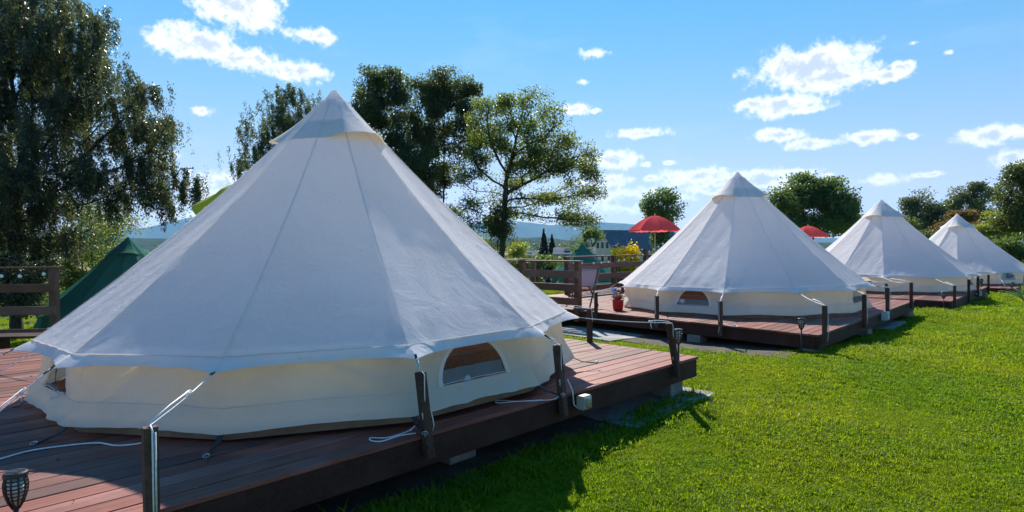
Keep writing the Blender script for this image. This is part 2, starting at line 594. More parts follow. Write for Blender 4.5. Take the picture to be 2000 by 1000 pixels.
def put(name, me, parent=None, loc=None, rot=None):
    o = bpy.data.objects.new(name, me)
    col.objects.link(o)
    if parent is not None:
        o.parent = parent
    if loc is not None:
        o.location = loc
    if rot is not None:
        o.rotation_euler = rot
    return o


def np_mesh(name, v, f, mat, smooth=False):
    """v (n,3), f (m,k) with one k"""
    me = bpy.data.meshes.new(name)
    k = f.shape[1]
    me.vertices.add(len(v))
    me.vertices.foreach_set('co', np.ascontiguousarray(v, dtype=np.float32).ravel())
    me.loops.add(f.size)
    me.loops.foreach_set('vertex_index', np.ascontiguousarray(f, dtype=np.int32).ravel())
    me.polygons.add(len(f))
    me.polygons.foreach_set('loop_start', np.arange(0, f.size, k, dtype=np.int32))
    try:
        me.polygons.foreach_set('loop_total', np.full(len(f), k, dtype=np.int32))
    except Exception:
        pass
    me.polygons.foreach_set('use_smooth', np.full(len(f), smooth))
    me.materials.append(MATS[mat])
    me.update(calc_edges=True)
    return me


def tag(o, label=None, cat=None, group=None, kind=None):
    if label:
        o['label'] = label
    if cat:
        o['category'] = cat
    if group:
        o['group'] = group
    if kind:
        o['kind'] = kind
    return o


def empty(name, loc=(0, 0, 0), rot=(0, 0, 0)):
    o = bpy.data.objects.new(name, None)
    o.empty_display_size = 0.2
    col.objects.link(o)
    o.location = loc
    o.rotation_euler = rot
    return o


# ================================================================== terrain
U = Vector((0.705, 0.709, 0))       # along the row of tents
V = Vector((-0.709, 0.705, 0))      # away behind the row


def ground_z(x, y):
    s = x * 0.705 + y * 0.709
    v = -0.709 * x + 0.705 * y
    z = -0.013 * max(0.0, min(s, 60) - 16)
    z += -0.05 * max(0.0, min(v, 26) - 8.2)
    z += -0.085 * max(0.0, min(v, 240) - 26)
    z += -0.02 * max(0.0, min(s, 300) - 60) * (1 if v > 8 else 0.4)
    z += 0.14 * math.exp(-((x - 4.5) ** 2 + (y - 8.1) ** 2) / 3.2) + 0.06 * math.exp(-((x - 11) ** 2 + (y - 14.3) ** 2) / 5)
    return z


def build_ground():
    rs = [0.0] + list(np.arange(1.5, 40, 1.1)) + list(np.geomspace(41, 11800, 46))
    na = 144
    v = [(0, 0, ground_z(0, 0))]
    for r in rs[1:]:
        for k in range(na):
            a = 2 * math.pi * k / na
            x, y = r * math.cos(a), r * math.sin(a)
            z = ground_z(x, y)
            if 2 < r < 60:
                z += 0.025 * math.sin(x * 0.9 + 1.3) * math.sin(y * 0.8 + .4) + 0.012 * math.sin(x * 2.3 + y * 1.7)
            v.append((x, y, z))
    f = [(0, 1 + k, 1 + (k + 1) % na) for k in range(na)]
    for i in range(len(rs) - 2):
        for k in range(na):
            k2 = (k + 1) % na
            f.append((1 + i * na + k, 1 + (i + 1) * na + k, 1 + (i + 1) * na + k2, 1 + i * na + k2))
    m = MB()
    m.v, m.f = v, f
    o = m.build('ground', 'ground', None, True)
    tag(o, kind='structure')


def gz(x, y):
    z = ground_z(x, y)
    return z + 0.025 * math.sin(x * 0.9 + 1.3) * math.sin(y * 0.8 + .4) + 0.012 * math.sin(x * 2.3 + y * 1.7)


build_ground()


def build_hills():
    rng = np.random.default_rng(5)

    def ridge(name, mat, dist, prof, depth, base, rough, n=420):
        # prof: list of (photo x, photo y) of the crest; a real massif with front and back slopes
        xs = np.array([p[0] for p in prof])
        ys = np.array([p[1] for p in prof])
        az = np.linspace(math.atan((xs[0] - 1000) / F), math.atan((xs[-1] - 1000) / F), n)
        px = 1000 + F * np.tan(az)
        py = np.interp(px, xs, ys)
        hor = 484 - 0.008 * (px - 1000)
        crest = CZ + dist * (hor - py) / F
        noise = np.zeros(n)
        for k in range(1, 7):
            noise += np.interp(np.linspace(0, 1, n), np.linspace(0, 1, 6 * 2 ** k), rng.normal(size=6 * 2 ** k)) / 2 ** (k * .9)
        crest = crest + noise * rough
        rows = [(-1.0, 0.0), (-.8, .16), (-.6, .4), (-.4, .62), (-.2, .85), (0, 1.0), (.3, .8), (1, 0)]
        v = []
        for (t_, hfac) in rows:
            for i in range(n):
                d = (dist + t_ * depth + rng.normal() * depth * .03) / math.cos(az[i])
                wob = rng.normal() * rough * .5 if 0 < hfac < 1 else 0
                z = base + (crest[i] - base) * hfac + wob
                v.append((d * math.sin(az[i]), d * math.cos(az[i]), z))
        f = []
        for j in range(len(rows) - 1):
            for i in range(n - 1):
                f.append((j * n + i, j * n + i + 1, (j + 1) * n + i + 1, (j + 1) * n + i))
        m = MB()
        m.v, m.f = v, f
        tag(m.build(name, mat, None, True), kind='structure')

    ridge('hills', 'hill_forest', 9000, [(-1500, 450), (-300, 440), (100, 455), (290, 444), (400, 418), (480, 405), (620, 412), (760, 432), (900, 440), (1000, 431), (1080, 440), (1160, 433), (1230, 437), (1330, 450), (1500, 462), (1800, 468), (2600, 460), (4000, 455)], 1800, -60, 14)
    ridge('hills', 'ridge_forest', 2600, [(-1500, 474), (0, 470), (250, 466), (420, 466), (560, 472), (900, 470), (1060, 462), (1110, 468), (1200, 470), (1500, 474), (2600, 470), (4000, 474)], 500, -45, 3)


build_hills()


def build_haze():
    m, t, out = new_mat('haze')
    pv = t.new('ShaderNodeVolumePrincipled')
    pv.inputs['Color'].default_value = (0.30, 0.58, 1.0, 1)
    pv.inputs['Density'].default_value = 5.0e-5
    pv.inputs['Anisotropy'].default_value = 0.3
    t.l.new(pv.outputs[0], out.inputs['Volume'])
    b = MB().box((0, 0, 340), (24000, 24000, 860))
    o = b.build('haze', 'haze')
    tag(o, 'thin blue summer haze over the valley', None, kind='stuff')


build_haze()


# ================================================================== bell tents
def fold_noise(seed, n=7):
    rg = random.Random(seed)
    return [(rg.uniform(-.1, 1.1), rg.uniform(-.2, 1.2), rg.uniform(-1.2, 1.2), rg.uniform(.03, .09), rg.uniform(-1, 1)) for _ in range(n)]


def folds(fl, t, s):
    h = 0.0
    for (t0, s0, sl, w, a) in fl:
        d = (t - t0) - sl * (s - s0)
        h += a * math.exp(-(d / w) ** 2) * max(0.0, 1 - abs(s - s0))
    return h


def bell_tent(name, loc, phase, label, canvas='canvas', tilt=0.0, windows=(), closed=(), hoods=(-170, -50, 70), R0=2.5, H=2.79,
              ZH=0.475, inner='canvas_inner', pegs=True, seed=1, group=None, sway=0.0):
    root = empty(name, loc, (0, -tilt, 0))
    root['label'] = label
    root['category'] = 'tent'
    if group:
        root['group'] = group
    k = R0 / 2.5
    step = R(27.7)
    az = [phase + i * step for i in range(6)]
    rest = (2 * math.pi - 5 * step) / 7
    az += [az[5] + (j + 1) * rest for j in range(6)]
    n = 12
    cs = [Vector((math.cos(a), math.sin(a), 0)) for a in az]
    Rh, r0 = 2.45 * k, 0.05 * k
    wallm = 'canvas_wall' if canvas == 'canvas' else canvas
    rg = random.Random(seed)
    sags = [rg.uniform(.008, .026) for _ in range(n)]
    kc = rg.uniform(.145, .19)
    pull = [rg.uniform(.4, 1.2) for _ in range(n)]
    tips = []

    def cone(i, s, t, off=0.0, wr=True):
        a, b = cs[i], cs[(i + 1) % n]
        d = a.lerp(b, t)
        r = r0 + (Rh - r0) * s
        z = H - (H - ZH) * (s + kc * s * (1 - s))
        sag = 1 - sags[i] * math.sin(math.pi * t) * math.sin(math.pi * min(1, s * 1.0))
        p = d * (r * sag) + Vector((0, 0, z))
        if wr:
            e = (abs(2 * t - 1) ** 2)
            w = 0.005 * k * math.sin(34 * t + seed + i) * (s ** 6) * (0.3 + e) + 0.005 * math.sin(9 * t * s * 3 + i * 2 + s * 7) * s
            # creases running up from each guy point
            for (q, pw) in ((t, pull[i]), (1 - t, pull[(i + 1) % n])):
                rat = q / (1.03 - s)
                w += 0.0075 * k * pw * math.sin(26 * math.atan(rat * 2.2) + i * 1.7) * math.exp(-((1 - s) / .28) ** 2) * math.exp(-(q / .34) ** 2) * min(1, q * 12)
            w += 0.006 * math.sin(5 * t + 11 * s + i * 2.1 + seed) * math.sin(math.pi * t)
            p += d * w
        return p + d * (off * 0.7) + Vector((sway * (1 - s), 0, off * 0.7))

    NT_, NS_ = 22, 30
    for i in range(n):
        m = MB().grid(lambda u, v: cone(i, 0.035 + 0.965 * v, u), NT_, NS_)
        m.build('roof_panel', canvas, root, True)
        # seam tape along the corner rope and a flat-felled seam in the middle of the panel
        sm = MB()

        def seam(u, v, i=i):
            e = (u - .5) * 0.016
            q = cone(i, 0.05 + 0.95 * v, 0.0, 0.004, False)
            tang = Vector((-cs[i].y, cs[i].x, 0))
            return q + tang * e
        sm.grid(seam, 1, 14)
        sm.build('seam', 'seam_tape' if canvas == 'canvas' else canvas, root)

    # the lip of the eave, drawn out to a point where each guy rope pulls
    def lip(i, u, v):
        p = cone(i, 1.0, u, 0.0)
        d = cs[i].lerp(cs[(i + 1) % n], u)
        tau = abs(2 * u - 1)
        tp = tau ** 5
        out = (0.045 + 0.030 * tau ** 2 + 0.065 * tp) * k
        dz = -(0.058 + 0.003 * tau ** 2 + 0.010 * tp) * k
        wob = 0.006 * math.sin(u * 21 + i * 3 + seed) * (1 - tp)
        return p + d * (out * v + wob * v) + Vector((0, 0, dz * v ** 1.1))
    for i in range(n):
        m = MB().grid(lambda u, v: lip(i, u, v), 24, 4)
        m.grid(lambda u, v: lip(i, u, 1 - v * .5) + Vector((0, 0, -0.004)), 24, 2)   # folded hem underneath
        m.build('eave_lip', canvas, root, True)
        # stitched line between roof and lip
        MB().tube([lip(i, q / 10, 0.03) + Vector((0, 0, 0.004)) for q in range(11)], 0.0032 * k, 4).build('stitching', 'seam_tape' if canvas == 'canvas' else canvas, root)
        tips.append(lip(i, 0.0, 1.0))

    # walls
    def wall(i, t, s, off=0.0, fl=None):
        d = cs[i].lerp(cs[(i + 1) % n], t)
        r = (2.385 + 0.035 * s + 0.08 * s ** 3) * k + off
        z = (ZH + 0.015) * (1 - s)
        if s > 0.69:
            r += 0.022 * min(1, (s - 0.69) * 9)
        if fl:
            edge = min(1, 5 * t, 5 * (1 - t))
            r += 0.042 * folds(fl, t, s) * edge + 0.004 * math.sin(31 * t + 9 * s) * s
        lift = 0.014 * math.sin(math.pi * t) ** 2 * s
        return d * r + Vector((0, 0, z + lift))

    width = 2.5 * k * 2 * math.sin(step / 2)
    for i in range(n):
        fl = fold_noise(seed * 31 + i, 7)
        has = i in windows or i in closed
        if not has:
            MB().grid(lambda u, v: wall(i, u, v, 0, fl), 28, 14).build('wall_panel', wallm, root, True)
        else:
            hw, top, bot = 0.315 * k / width, 0.10, 0.72
            arch = [(0.5 + hw * math.cos(a), bot - (bot - top) * math.sin(a)) for a in np.linspace(0, math.pi, 25)]
            pts, edges = [], []
            for q in range(29):
                pts.append((q / 28, 0.0))
            for q in range(1, 15):
                pts.append((1.0, q / 14))
            for q in range(27, -1, -1):
                pts.append((q / 28, 1.0))
            for q in range(13, 0, -1):
                pts.append((0.0, q / 14))
            nb = len(pts)
            pts += arch
            na = len(arch)

            def inside(t_, s_, g=0.0):
                if s_ > bot + g:
                    return False
                return ((t_ - .5) / (hw + g)) ** 2 + ((bot - s_) / (bot - top + g)) ** 2 < 1
            for a in range(1, 28):
                for b in range(1, 14):
                    if not inside(a / 28, b / 14, 0.02):
                        pts.append((a / 28, b / 14))
            outer = list(range(nb))
            ed = [(outer[q], outer[(q + 1) % nb]) for q in range(nb)] + [(nb + q, nb + (q + 1) % na) for q in range(na)]
            r_ = mgeo.delaunay_2d_cdt([Vector(p) for p in pts], ed, [], 0, 1e-6)
            m = MB()
            m.v = [tuple(wall(i, p[0], p[1], 0, fl)) for p in r_[0]]
            for f in r_[2]:
                cx_ = sum(r_[0][q][0] for q in f) / len(f)
                cy_ = sum(r_[0][q][1] for q in f) / len(f)
                if not inside(cx_, cy_):
                    m.f.append(tuple(f))
            m.build('wall_panel', wallm, root, True)
            win = MB()
            # arched trim ring
            rim = [(0.5 + (hw + .032) * math.cos(a), bot + .0 - (bot - top + .035) * math.sin(a)) for a in np.linspace(0, math.pi, 25)]
            for q in range(24):
                win.quad(wall(i, *arch[q], .007, fl), wall(i, *arch[q + 1], .007, fl), wall(i, *rim[q + 1], .009, fl), wall(i, *rim[q], .009, fl))
            w = win.build('window', canvas, root, True)
            # insect screen and the grey blind half let down behind it
            sc = MB()
            c0 = len(sc.v)
            sc.v.append(tuple(wall(i, .5, bot, -.006, fl)))
            for p in arch:
                sc.v.append(tuple(wall(i, p[0], p[1], -.006, fl)))
            for q in range(na - 1):
                sc.f.append((c0, c0 + 1 + q, c0 + 2 + q))
            sc.build('insect_screen', 'window_net', w)
            bl = MB()
            hi = (0.34 if (i - windows[0]) % 6 == 3 or windows[0] == 1 else 0.06) if i in windows else 0.02
            s_top = bot - (bot - top) * (hi if i in windows else .98)

            def blind(u, v):
                s_ = s_top + (bot - s_top) * v
                q = math.sqrt(max(0, 1 - ((bot - s_) / (bot - top)) ** 2)) * hw
                return wall(i, .5 + (2 * u - 1) * q, s_, (-.014 if i in windows else .006) + .003 * math.sin(u * 40), fl)
            bl.grid(blind, 20, 8)
            bl.build('blind', 'flap_grey', w, True)

    for i in range(n):
        fl = fold_noise(seed * 31 + i, 7)
        MB().tube([wall(i, q / 24, .70, .004, fl) for q in range(25)], .0026 * k, 4).build('stitching', 'seam_tape' if canvas == 'canvas' else canvas, root)
    # groundsheet tub showing under the wall hem
    g = MB()
    for i in range(n):
        a, b = cs[i], cs[(i + 1) % n]
        g.quad(a * 2.43 * k + Vector((0, 0, -.062)), b * 2.43 * k + Vector((0, 0, -.062)), b * 2.40 * k + Vector((0, 0, .06)), a * 2.40 * k + Vector((0, 0, .06)))
        g.quad(b * 2.43 * k + Vector((0, 0, -.062)), a * 2.43 * k + Vector((0, 0, -.062)), Vector((0, 0, -.06)), Vector((0, 0, -.061)))
    g.build('groundsheet', 'groundsheet', root)

    # collar with hooded vents, and the cap
    def collar(u, v):
        a = u * 2 * math.pi
        best = 0
        for h in hoods:
            d = (math.degrees(a) - h + 180) % 360 - 180
            best = max(best, max(0.0, math.cos(R(min(90, abs(d) * 2.6)))))
        s = 0.04 + (0.175 - 0.012 * best) * v
        lift = 0.004 + 0.125 * best ** 0.9 * v ** 2.2
        # follow the polygon of the panels
        j = 0
        aa = (a - az[0]) % (2 * math.pi)
        acc = 0
        while j < n - 1:
            gap = step if j < 5 else rest
            if aa < acc + gap:
                break
            acc += gap
            j += 1
        gap = step if j < 5 else rest
        t_ = min(1, max(0, (aa - acc) / gap))
        p = cone(j, s, t_, 0.0, False)
        d = Vector((math.cos(a), math.sin(a), 0))
        return p * k ** 0 + d * lift * k + Vector((0, 0, (0.003 + 0.03 * best * v ** 2) * k))
    m = MB().grid(collar, 96, 12, True)
    m.build('vent_hood', canvas, root, True)
    m = MB().grid(lambda u, v: collar(u, .55 + .44 * v) + Vector((0, 0, -.006)), 96, 5, True)
    m.build('vent_lining', inner, root, True)
    cp = MB()
    prof = [(0.010, H + .035), (0.03, H + .022), (0.08, H - .045), (0.135, H - .112), (0.139, H - .12)]
    cp.lathe([(r * k, z) for r, z in prof], 16, (sway, 0, 0))
    cp.build('top_cap', canvas, root, True)
    MB().tube([(0, 0, -.05), (sway * .5, 0, H * .5), (sway, 0, H - .06)], .02, 10).build('centre_pole', 'steel', root, True)

    # black shock cords and pegs at the foot of the wall
    if pegs:
        for i in range(n):
            c = cs[i]
            tg = Vector((-c.y, c.x, 0))
            r = 2.5 * k
            a = c * (r - .04) + Vector((0, 0, 0.03))
            e = c * (r + rg.uniform(.16, .26)) + tg * rg.uniform(-.06, .06) + Vector((0, 0, -.062))
            mid = a.lerp(e, .45) + Vector((0, 0, -.03))
            pg = MB()
            pg.beam(a, mid, .035, .006)
            pg.tube([mid, mid.lerp(e, .5) + tg * .012, e, mid.lerp(e, .5) - tg * .012, mid], .004, 5)
            b = pg.build('peg_strap', 'rope_black', root)
            ring = MB()
            ring.tube([e + Vector((.018 * math.cos(q), .018 * math.sin(q), .012 + .006 * math.sin(q))) for q in np.linspace(0, 2 * math.pi, 9)], .003, 5)
            ring.tube([e + Vector((0, 0, -.012)), e + Vector((0, 0, .02))], .004, 5)
            ring.build('peg', 'steel', b)
    root.update_tag()
    Mw = Matrix.Translation(loc) @ Matrix.Rotation(-tilt, 4, 'Y')
    return root, tips, Mw, cs, wall


def guy(root, Mw, tip, end, tail=None, slider=0.55, wraps=True, r=0.0042):
    """rope from the eave point to a post top, with its runner; tail = points it runs on to"""
    inv = Mw.inverted()
    a = Mw @ tip
    e = Vector(end)
    pts = [a + (e - a) * q + Vector((0, 0, -0.05 * (e - a).length * .25 * math.sin(math.pi * q))) for q in np.linspace(0, 1, 9)]
    full = list(pts)
    if tail:
        full += [Vector(p) for p in tail]
    m = MB()
    m.tube([inv @ p for p in full], r, 6)
    if slider:
        sl = a.lerp(e, slider)
        side = (e - a).cross(Vector((0, 0, 1))).normalized()
        # the doubled part and the knot
        m.tube([inv @ (p + Vector((0, 0, .012))) for p in [sl, sl.lerp(e, .5) + Vector((0, 0, .006)), e + Vector((0, 0, .0))]], r, 5)
        for q in (-.012, .006, .02):
            c = sl + (e - a).normalized() * q
            m.tube([inv @ (c + side * .012 * math.cos(w) + Vector((0, 0, .012 * math.sin(w)))) for w in np.linspace(0, 2 * math.pi, 8)], r * .9, 5)
        m.tube([inv @ p for p in [sl, sl + Vector((0, 0, -.035)) + side * .012, sl + Vector((0, 0, -.07)) + side * .02]], r * .8, 5)
    g = m.build('guy_rope', 'rope_white', root, True)
    tg = MB()
    d = (e - a).normalized()
    tg.beam(inv @ (a - d * .03), inv @ (a + d * .05), .018, .006)
    tg.build('rope_loop', 'rope_black', g)
    return g


# tents of the row ---------------------------------------------------
DECK_Z = [0.412, 0.372, 0.245, 0.055]
TENTS = []
specs = [
    ((-1.885, 6.186, 0.493), -2.518, 0.016, (0, 3, 6, 9), (), (-178, -45, 75), 'large cream canvas bell tent filling the foreground on the nearest deck'),
    ((4.848, 12.723, 0.426), -2.985, 0.008, (1, 4, 7, 10), (), (-142, -22, 98), 'cream canvas bell tent second in the row, beside the red flower pot'),
    ((11.94, 19.072, 0.301), -2.582, 0.0, (0, 3, 6, 9), (), (-142, -22, 98), 'cream canvas bell tent third in the row, one half of its roof in shade'),
    ((18.9, 25.0, 0.115), -2.70, 0.0, (), (2, 5), (-130, -10, 110), 'farthest cream bell tent of the row with a closed grey window'),
]
for q, (loc, ph, tl, win, clo, hd, lab) in enumerate(specs):
    TENTS.append(bell_tent('bell_tent', loc, ph, lab, tilt=tl, windows=win, closed=clo, hoods=hd, seed=q + 3, sway=(.085, .05, .02, 0)[q], group='cream bell tents in a row on wooden decks'))

# beds seen through the windows of the two near tents
for q, lab in ((0, 'orange wooden slatted bed inside the nearest cream tent behind its arched window'), (1, 'orange wooden slatted bed inside the second cream tent behind its window')):
    root, tips, Mw, cs, wl = TENTS[q]
    widx = 3 if q == 0 else 1
    d = cs[widx].lerp(cs[widx + 1], .5).normalized()
    side = Vector((-d.y, d.x, 0))
    c = Mw @ (d * 1.75)
    b = empty('wooden_bed', (c.x, c.y, (Mw @ Vector((0, 0, -.058))).z))
    tag(b, lab, 'bed')
    for s_ in (-1, 1):
        MB().beam(side * s_ * .62 + d * .3, side * s_ * .62 + d * .3 + Vector((0, 0, .62)), .07, .07, d).build('bed_post', 'bed_wood', b)
        MB().beam(side * s_ * .62 - d * 1.3, side * s_ * .62 - d * 1.3 + Vector((0, 0, .36)), .07, .07, d).build('bed_post', 'bed_wood', b)
        MB().beam(side * s_ * .62 + d * .26 + Vector((0, 0, .25)), side * s_ * .62 - d * 1.26 + Vector((0, 0, .25)), .03, .14).build('side_rail', 'bed_wood', b)
    for k_ in range(4):
        z = .13 + .15 * k_
        MB().beam(-side * .585 + d * .3 + Vector((0, 0, z)), side * .585 + d * .3 + Vector((0, 0, z)), .022, .125).build('headboard_slat', 'bed_wood', b)
    MB().box((-d.x * .5, -d.y * .5, .39), (1.46, 1.16, .16), Matrix((d, side, (0, 0, 1))).transposed(), .03).build('mattress', 'white_paint', b)

# the green tents behind ----------------------------------------------
p = at(250, 463, 19.5)
z0 = p.z - 2.82
g1 = bell_tent('bell_tent', (p.x, p.y, z0), -2.6, 'dark green bell tent behind the railing on the left', 'canvas_green', hoods=(-150, -60, 60), inner='canvas_green', seed=11, pegs=False)
p = at(1137, 475, 36.0)
z0 = p.z - 2.82 * .8
g2 = bell_tent('bell_tent', (p.x, p.y, z0), -2.3, 'dark green bell tent below the deck with the sling chair', 'canvas_green', hoods=(-150, -40, 80), inner='canvas_green', seed=12, R0=2.0, H=2.82 * .8, ZH=.42, pegs=False)

# ================================================================== decks
def deck(name, corner, du, dv, lu, nb, ztop, label, posts, u0=0.0, fascia=.19, bw=.142, gap=.007, skip=None, left_end=True):
    """corner = near corner on top; planks run along du; dv = direction of the next plank"""
    du, dv = Vector(du).normalized(), Vector(dv).normalized()
    C = Vector((corner[0], corner[1], ztop))
    root = empty(name, (C.x, C.y, C.z))
    tag(root, label, 'deck', 'dark red wooden decks under the tents')
    yaw = math.atan2(du.y, du.x)
    rg = random.Random(hash(label) % 1000)
    meshes = []
    pitch_ = bw + gap
    dn = Vector((-du.y, du.x, 0))
    stepv = pitch_ / abs(dv.dot(dn))
    for j in range(4):
        m = MB().box((0, 0, 0), (lu, bw, .028), None, .004)
        meshes.append(m.mesh('plank', 'deck_wood'))
    for k in range(nb):
        c = du * (u0 + lu / 2 + rg.uniform(-.006, .006)) + dv * (stepv * (k + .5))
        o = put('plank', meshes[k % 4], root, (c.x, c.y, -.014 + rg.uniform(-.0022, .0022)), (rg.uniform(-.004, .004), 0, yaw + rg.uniform(-.0006, .0006)))
    depth = stepv * nb
    # fascia beams round the edge, joists below
    z = -.03 - fascia / 2
    i_ = .035
    a, b = du * (u0 + i_), du * (u0 + lu - i_)
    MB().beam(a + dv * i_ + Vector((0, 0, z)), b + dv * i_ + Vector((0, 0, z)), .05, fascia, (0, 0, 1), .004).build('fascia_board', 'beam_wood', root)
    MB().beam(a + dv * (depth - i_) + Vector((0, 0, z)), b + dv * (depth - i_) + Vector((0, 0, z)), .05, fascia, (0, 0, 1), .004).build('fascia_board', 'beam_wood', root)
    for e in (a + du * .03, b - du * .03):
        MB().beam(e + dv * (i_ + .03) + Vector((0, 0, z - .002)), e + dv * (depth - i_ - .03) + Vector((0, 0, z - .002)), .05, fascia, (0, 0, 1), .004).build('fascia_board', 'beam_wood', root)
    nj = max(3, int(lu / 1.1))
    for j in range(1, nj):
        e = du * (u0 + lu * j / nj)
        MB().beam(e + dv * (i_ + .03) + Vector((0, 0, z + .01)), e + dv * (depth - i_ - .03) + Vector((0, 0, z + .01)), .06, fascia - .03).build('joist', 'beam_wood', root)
    tops = []
    for (bx, by, zt, zb, lean, yw) in posts:
        # lean = horizontal offset of the top towards the tent
        bpt = Vector((bx, by, zb))
        tpt = Vector((bx + lean[0], by + lean[1], zt))
        m = MB().beam(bpt - C, tpt - C, .06, .06, (math.cos(yw), math.sin(yw), 0), .006)
        o = m.build('post', 'post_wood', root)
        bo = MB().lathe([(.011, 0), (.011, .006), (.006, .009)], 8)
        tops.append(tpt)
    return root, C, tops


YW = R(45)
# deck of the foreground tent
D1c = (2.09, 6.60)
du1, dv1 = (-0.705, -0.709, 0), (-0.700, 0.714, 0)


def edge1(x, out=0.03):
    """point of the front edge line of the foreground deck at photo column x"""
    a = Vector((D1c[0], D1c[1], 0))
    d = Vector(du1)
    # intersect the vertical plane through column x with the edge line
    r = pix_ray(x, 700)
    k = (a.x * r.y - a.y * r.x) / (d.y * r.x - d.x * r.y)
    p = a + d * k
    n = Vector((0.709, -0.705, 0))
    return p + n * out


def zat(x, y, d):
    return at(x, y, d).z


P1 = []
for (xt, yt, xb, yb) in ((287, 836, 287, 1040), (820, 728, 829, 893), (1088, 674, 1093, 812), (1308, 632, 1316, 737)):
    b = edge1(xb, .045)
    t_ = at(xt, yt, b.y)
    zb = zat(xb, yb, b.y) if yb < 1000 else 0.2
    P1.append((b.x, b.y, t_.z, zb, (t_.x - b.x, 0.02), YW))
b5 = onz(1152, 668, DECK_Z[0])
P1.append((b5.x, b5.y, zat(1150, 603, b5.y), DECK_Z[0] - .16, (0, 0), YW))
deck1, C1, tops1 = deck('wooden_deck', D1c, du1, dv1, 8.3, 45, DECK_Z[0], 'dark red plank deck carrying the large tent in the foreground', P1)

# deck of the second tent
D2c = (4.36, 8.36)
du2, dv2 = (0.690, 0.724, 0), (-0.640, 0.768, 0)


def col_on(a, d, x, out, n):
    r = pix_ray(x, 600)
    k = (a[0] * r.y - a[1] * r.x) / (d[1] * r.x - d[0] * r.y)
    return Vector((a[0] + d[0] * k + n[0] * out, a[1] + d[1] * k + n[1] * out, 0))


def edge_posts(corner, d, n, rows, zdeck):
    out = []
    for (x, yt, yb) in rows:
        b = col_on(corner, d, x, .045, n)
        out.append((b.x, b.y, zat(x, yt, b.y), zat(x, yb, b.y), (0, 0), YW))
    return out


near2 = edge_posts(D2c, dv2, (-.768, -.640), [(1167, 571, 628), (1286, 578, 640), (1410, 588, 655)], .37)
side2 = edge_posts(D2c, du2, (.724, -.690), [(1604, 597, 672), (1682, 575, 640), (1728, 562, 612), (1775, 552, 602)], .37)
deck2, C2, tops2 = deck('wooden_deck', D2c, du2, dv2, 7.0, 51, DECK_Z[1], 'dark red plank deck under the second cream tent, with the red flower pot', near2 + side2)

# third deck
D3c = (10.83, 14.51)
du3, dv3 = (0.705, 0.709, 0), (-0.690, 0.724, 0)
near3 = edge_posts(D3c, dv3, (-.724, -.690), [(1732, 554, 584)], .25)
side3 = edge_posts(D3c, du3, (.709, -.705), [(1860, 558, 600), (1888, 546, 592), (1906, 540, 580), (1927, 537, 575)], .25)
deck3, C3, tops3 = deck('wooden_deck', D3c, du3, dv3, 6.7, 46, DECK_Z[2], 'dark plank deck under the third cream tent', near3 + side3)

# fourth deck
D4c = (17.9, 20.9)
near4 = edge_posts((D4c[0], D4c[1]), dv3, (-.724, -.690), [(1917, 545, 566)], .05)
side4 = []
deck4, C4, tops4 = deck('wooden_deck', D4c, du3, dv3, 6.9, 44, DECK_Z[3], 'low plank deck under the farthest cream tent', near4)

# ------------------------------------------------ guy ropes of the row
def ring_on(C, tent, idx, dist, z):
    root, tips, Mw, cs, wl = tent
    a = Mw @ tips[idx]
    d = cs[idx]
    return Vector((a.x + d.x * dist, a.y + d.y * dist, z))


T1 = TENTS[0]
tp = tops1
up = Vector((0, 0, .006))
# leftmost ropes run off to rings on the deck
guy(T1[0], T1[2], T1[1][0], ring_on(C1, T1, 0, .75, DECK_Z[0] + .01), slider=.3)
guy(T1[0], T1[2], T1[1][1], ring_on(C1, T1, 1, .62, DECK_Z[0] + .01), slider=.25)
n1 = Vector((0.709, -0.705, 0))
f1 = n1 * .045


def down(t_, dz, off=0.0):
    q = t_ + f1 + U * off
    return [t_ + f1 * .4 + up, q + Vector((0, 0, -.01)), q + Vector((0, 0, -dz * .5)), q + Vector((0, 0, -dz))]


guy(T1[0], T1[2], T1[1][2], tp[0] + up, down(tp[0], .42) + [tp[0] + f1 + U * .012 + Vector((0, 0, -.42)), tp[0] + f1 + U * .012 + Vector((0, 0, -.02))], slider=.45)
guy(T1[0], T1[2], T1[1][3], tp[1] + up, down(tp[1], .24) + [tp[1] + f1 + U * .02 + Vector((0, 0, -.27)), tp[1] + f1 + U * .012 + Vector((0, 0, -.45)), tp[1] + f1 - U * .02 + Vector((0, 0, -.26)), tp[1] + f1 + U * .05 + Vector((0, 0, -.25)), tp[1] + f1 + U * .075 + Vector((0, 0, -.36)), tp[1] + f1 + U * .06 + Vector((0, 0, -.40))], slider=.3)
guy(T1[0], T1[2], T1[1][4], tp[2] + up, down(tp[2], .26) + [tp[2] + f1 + U * .02 + Vector((0, 0, -.30)), tp[2] + f1 + U * .012 + Vector((0, 0, -.52)), tp[2] + f1 - U * .02 + Vector((0, 0, -.28))], slider=.4)
guy(T1[0], T1[2], T1[1][5], tp[3] + up, down(tp[3], .38), slider=.78)
guy(T1[0], T1[2], T1[1][6], tp[4] + up, [tp[4] + up + n1 * .03, tp[4] + Vector((0, 0, -.16)) + n1 * .045], slider=.3)
for idx in (7, 8, 9, 10, 11):
    guy(T1[0], T1[2], T1[1][idx], ring_on(C1, T1, idx, .75, DECK_Z[0] + .01), slider=.4)

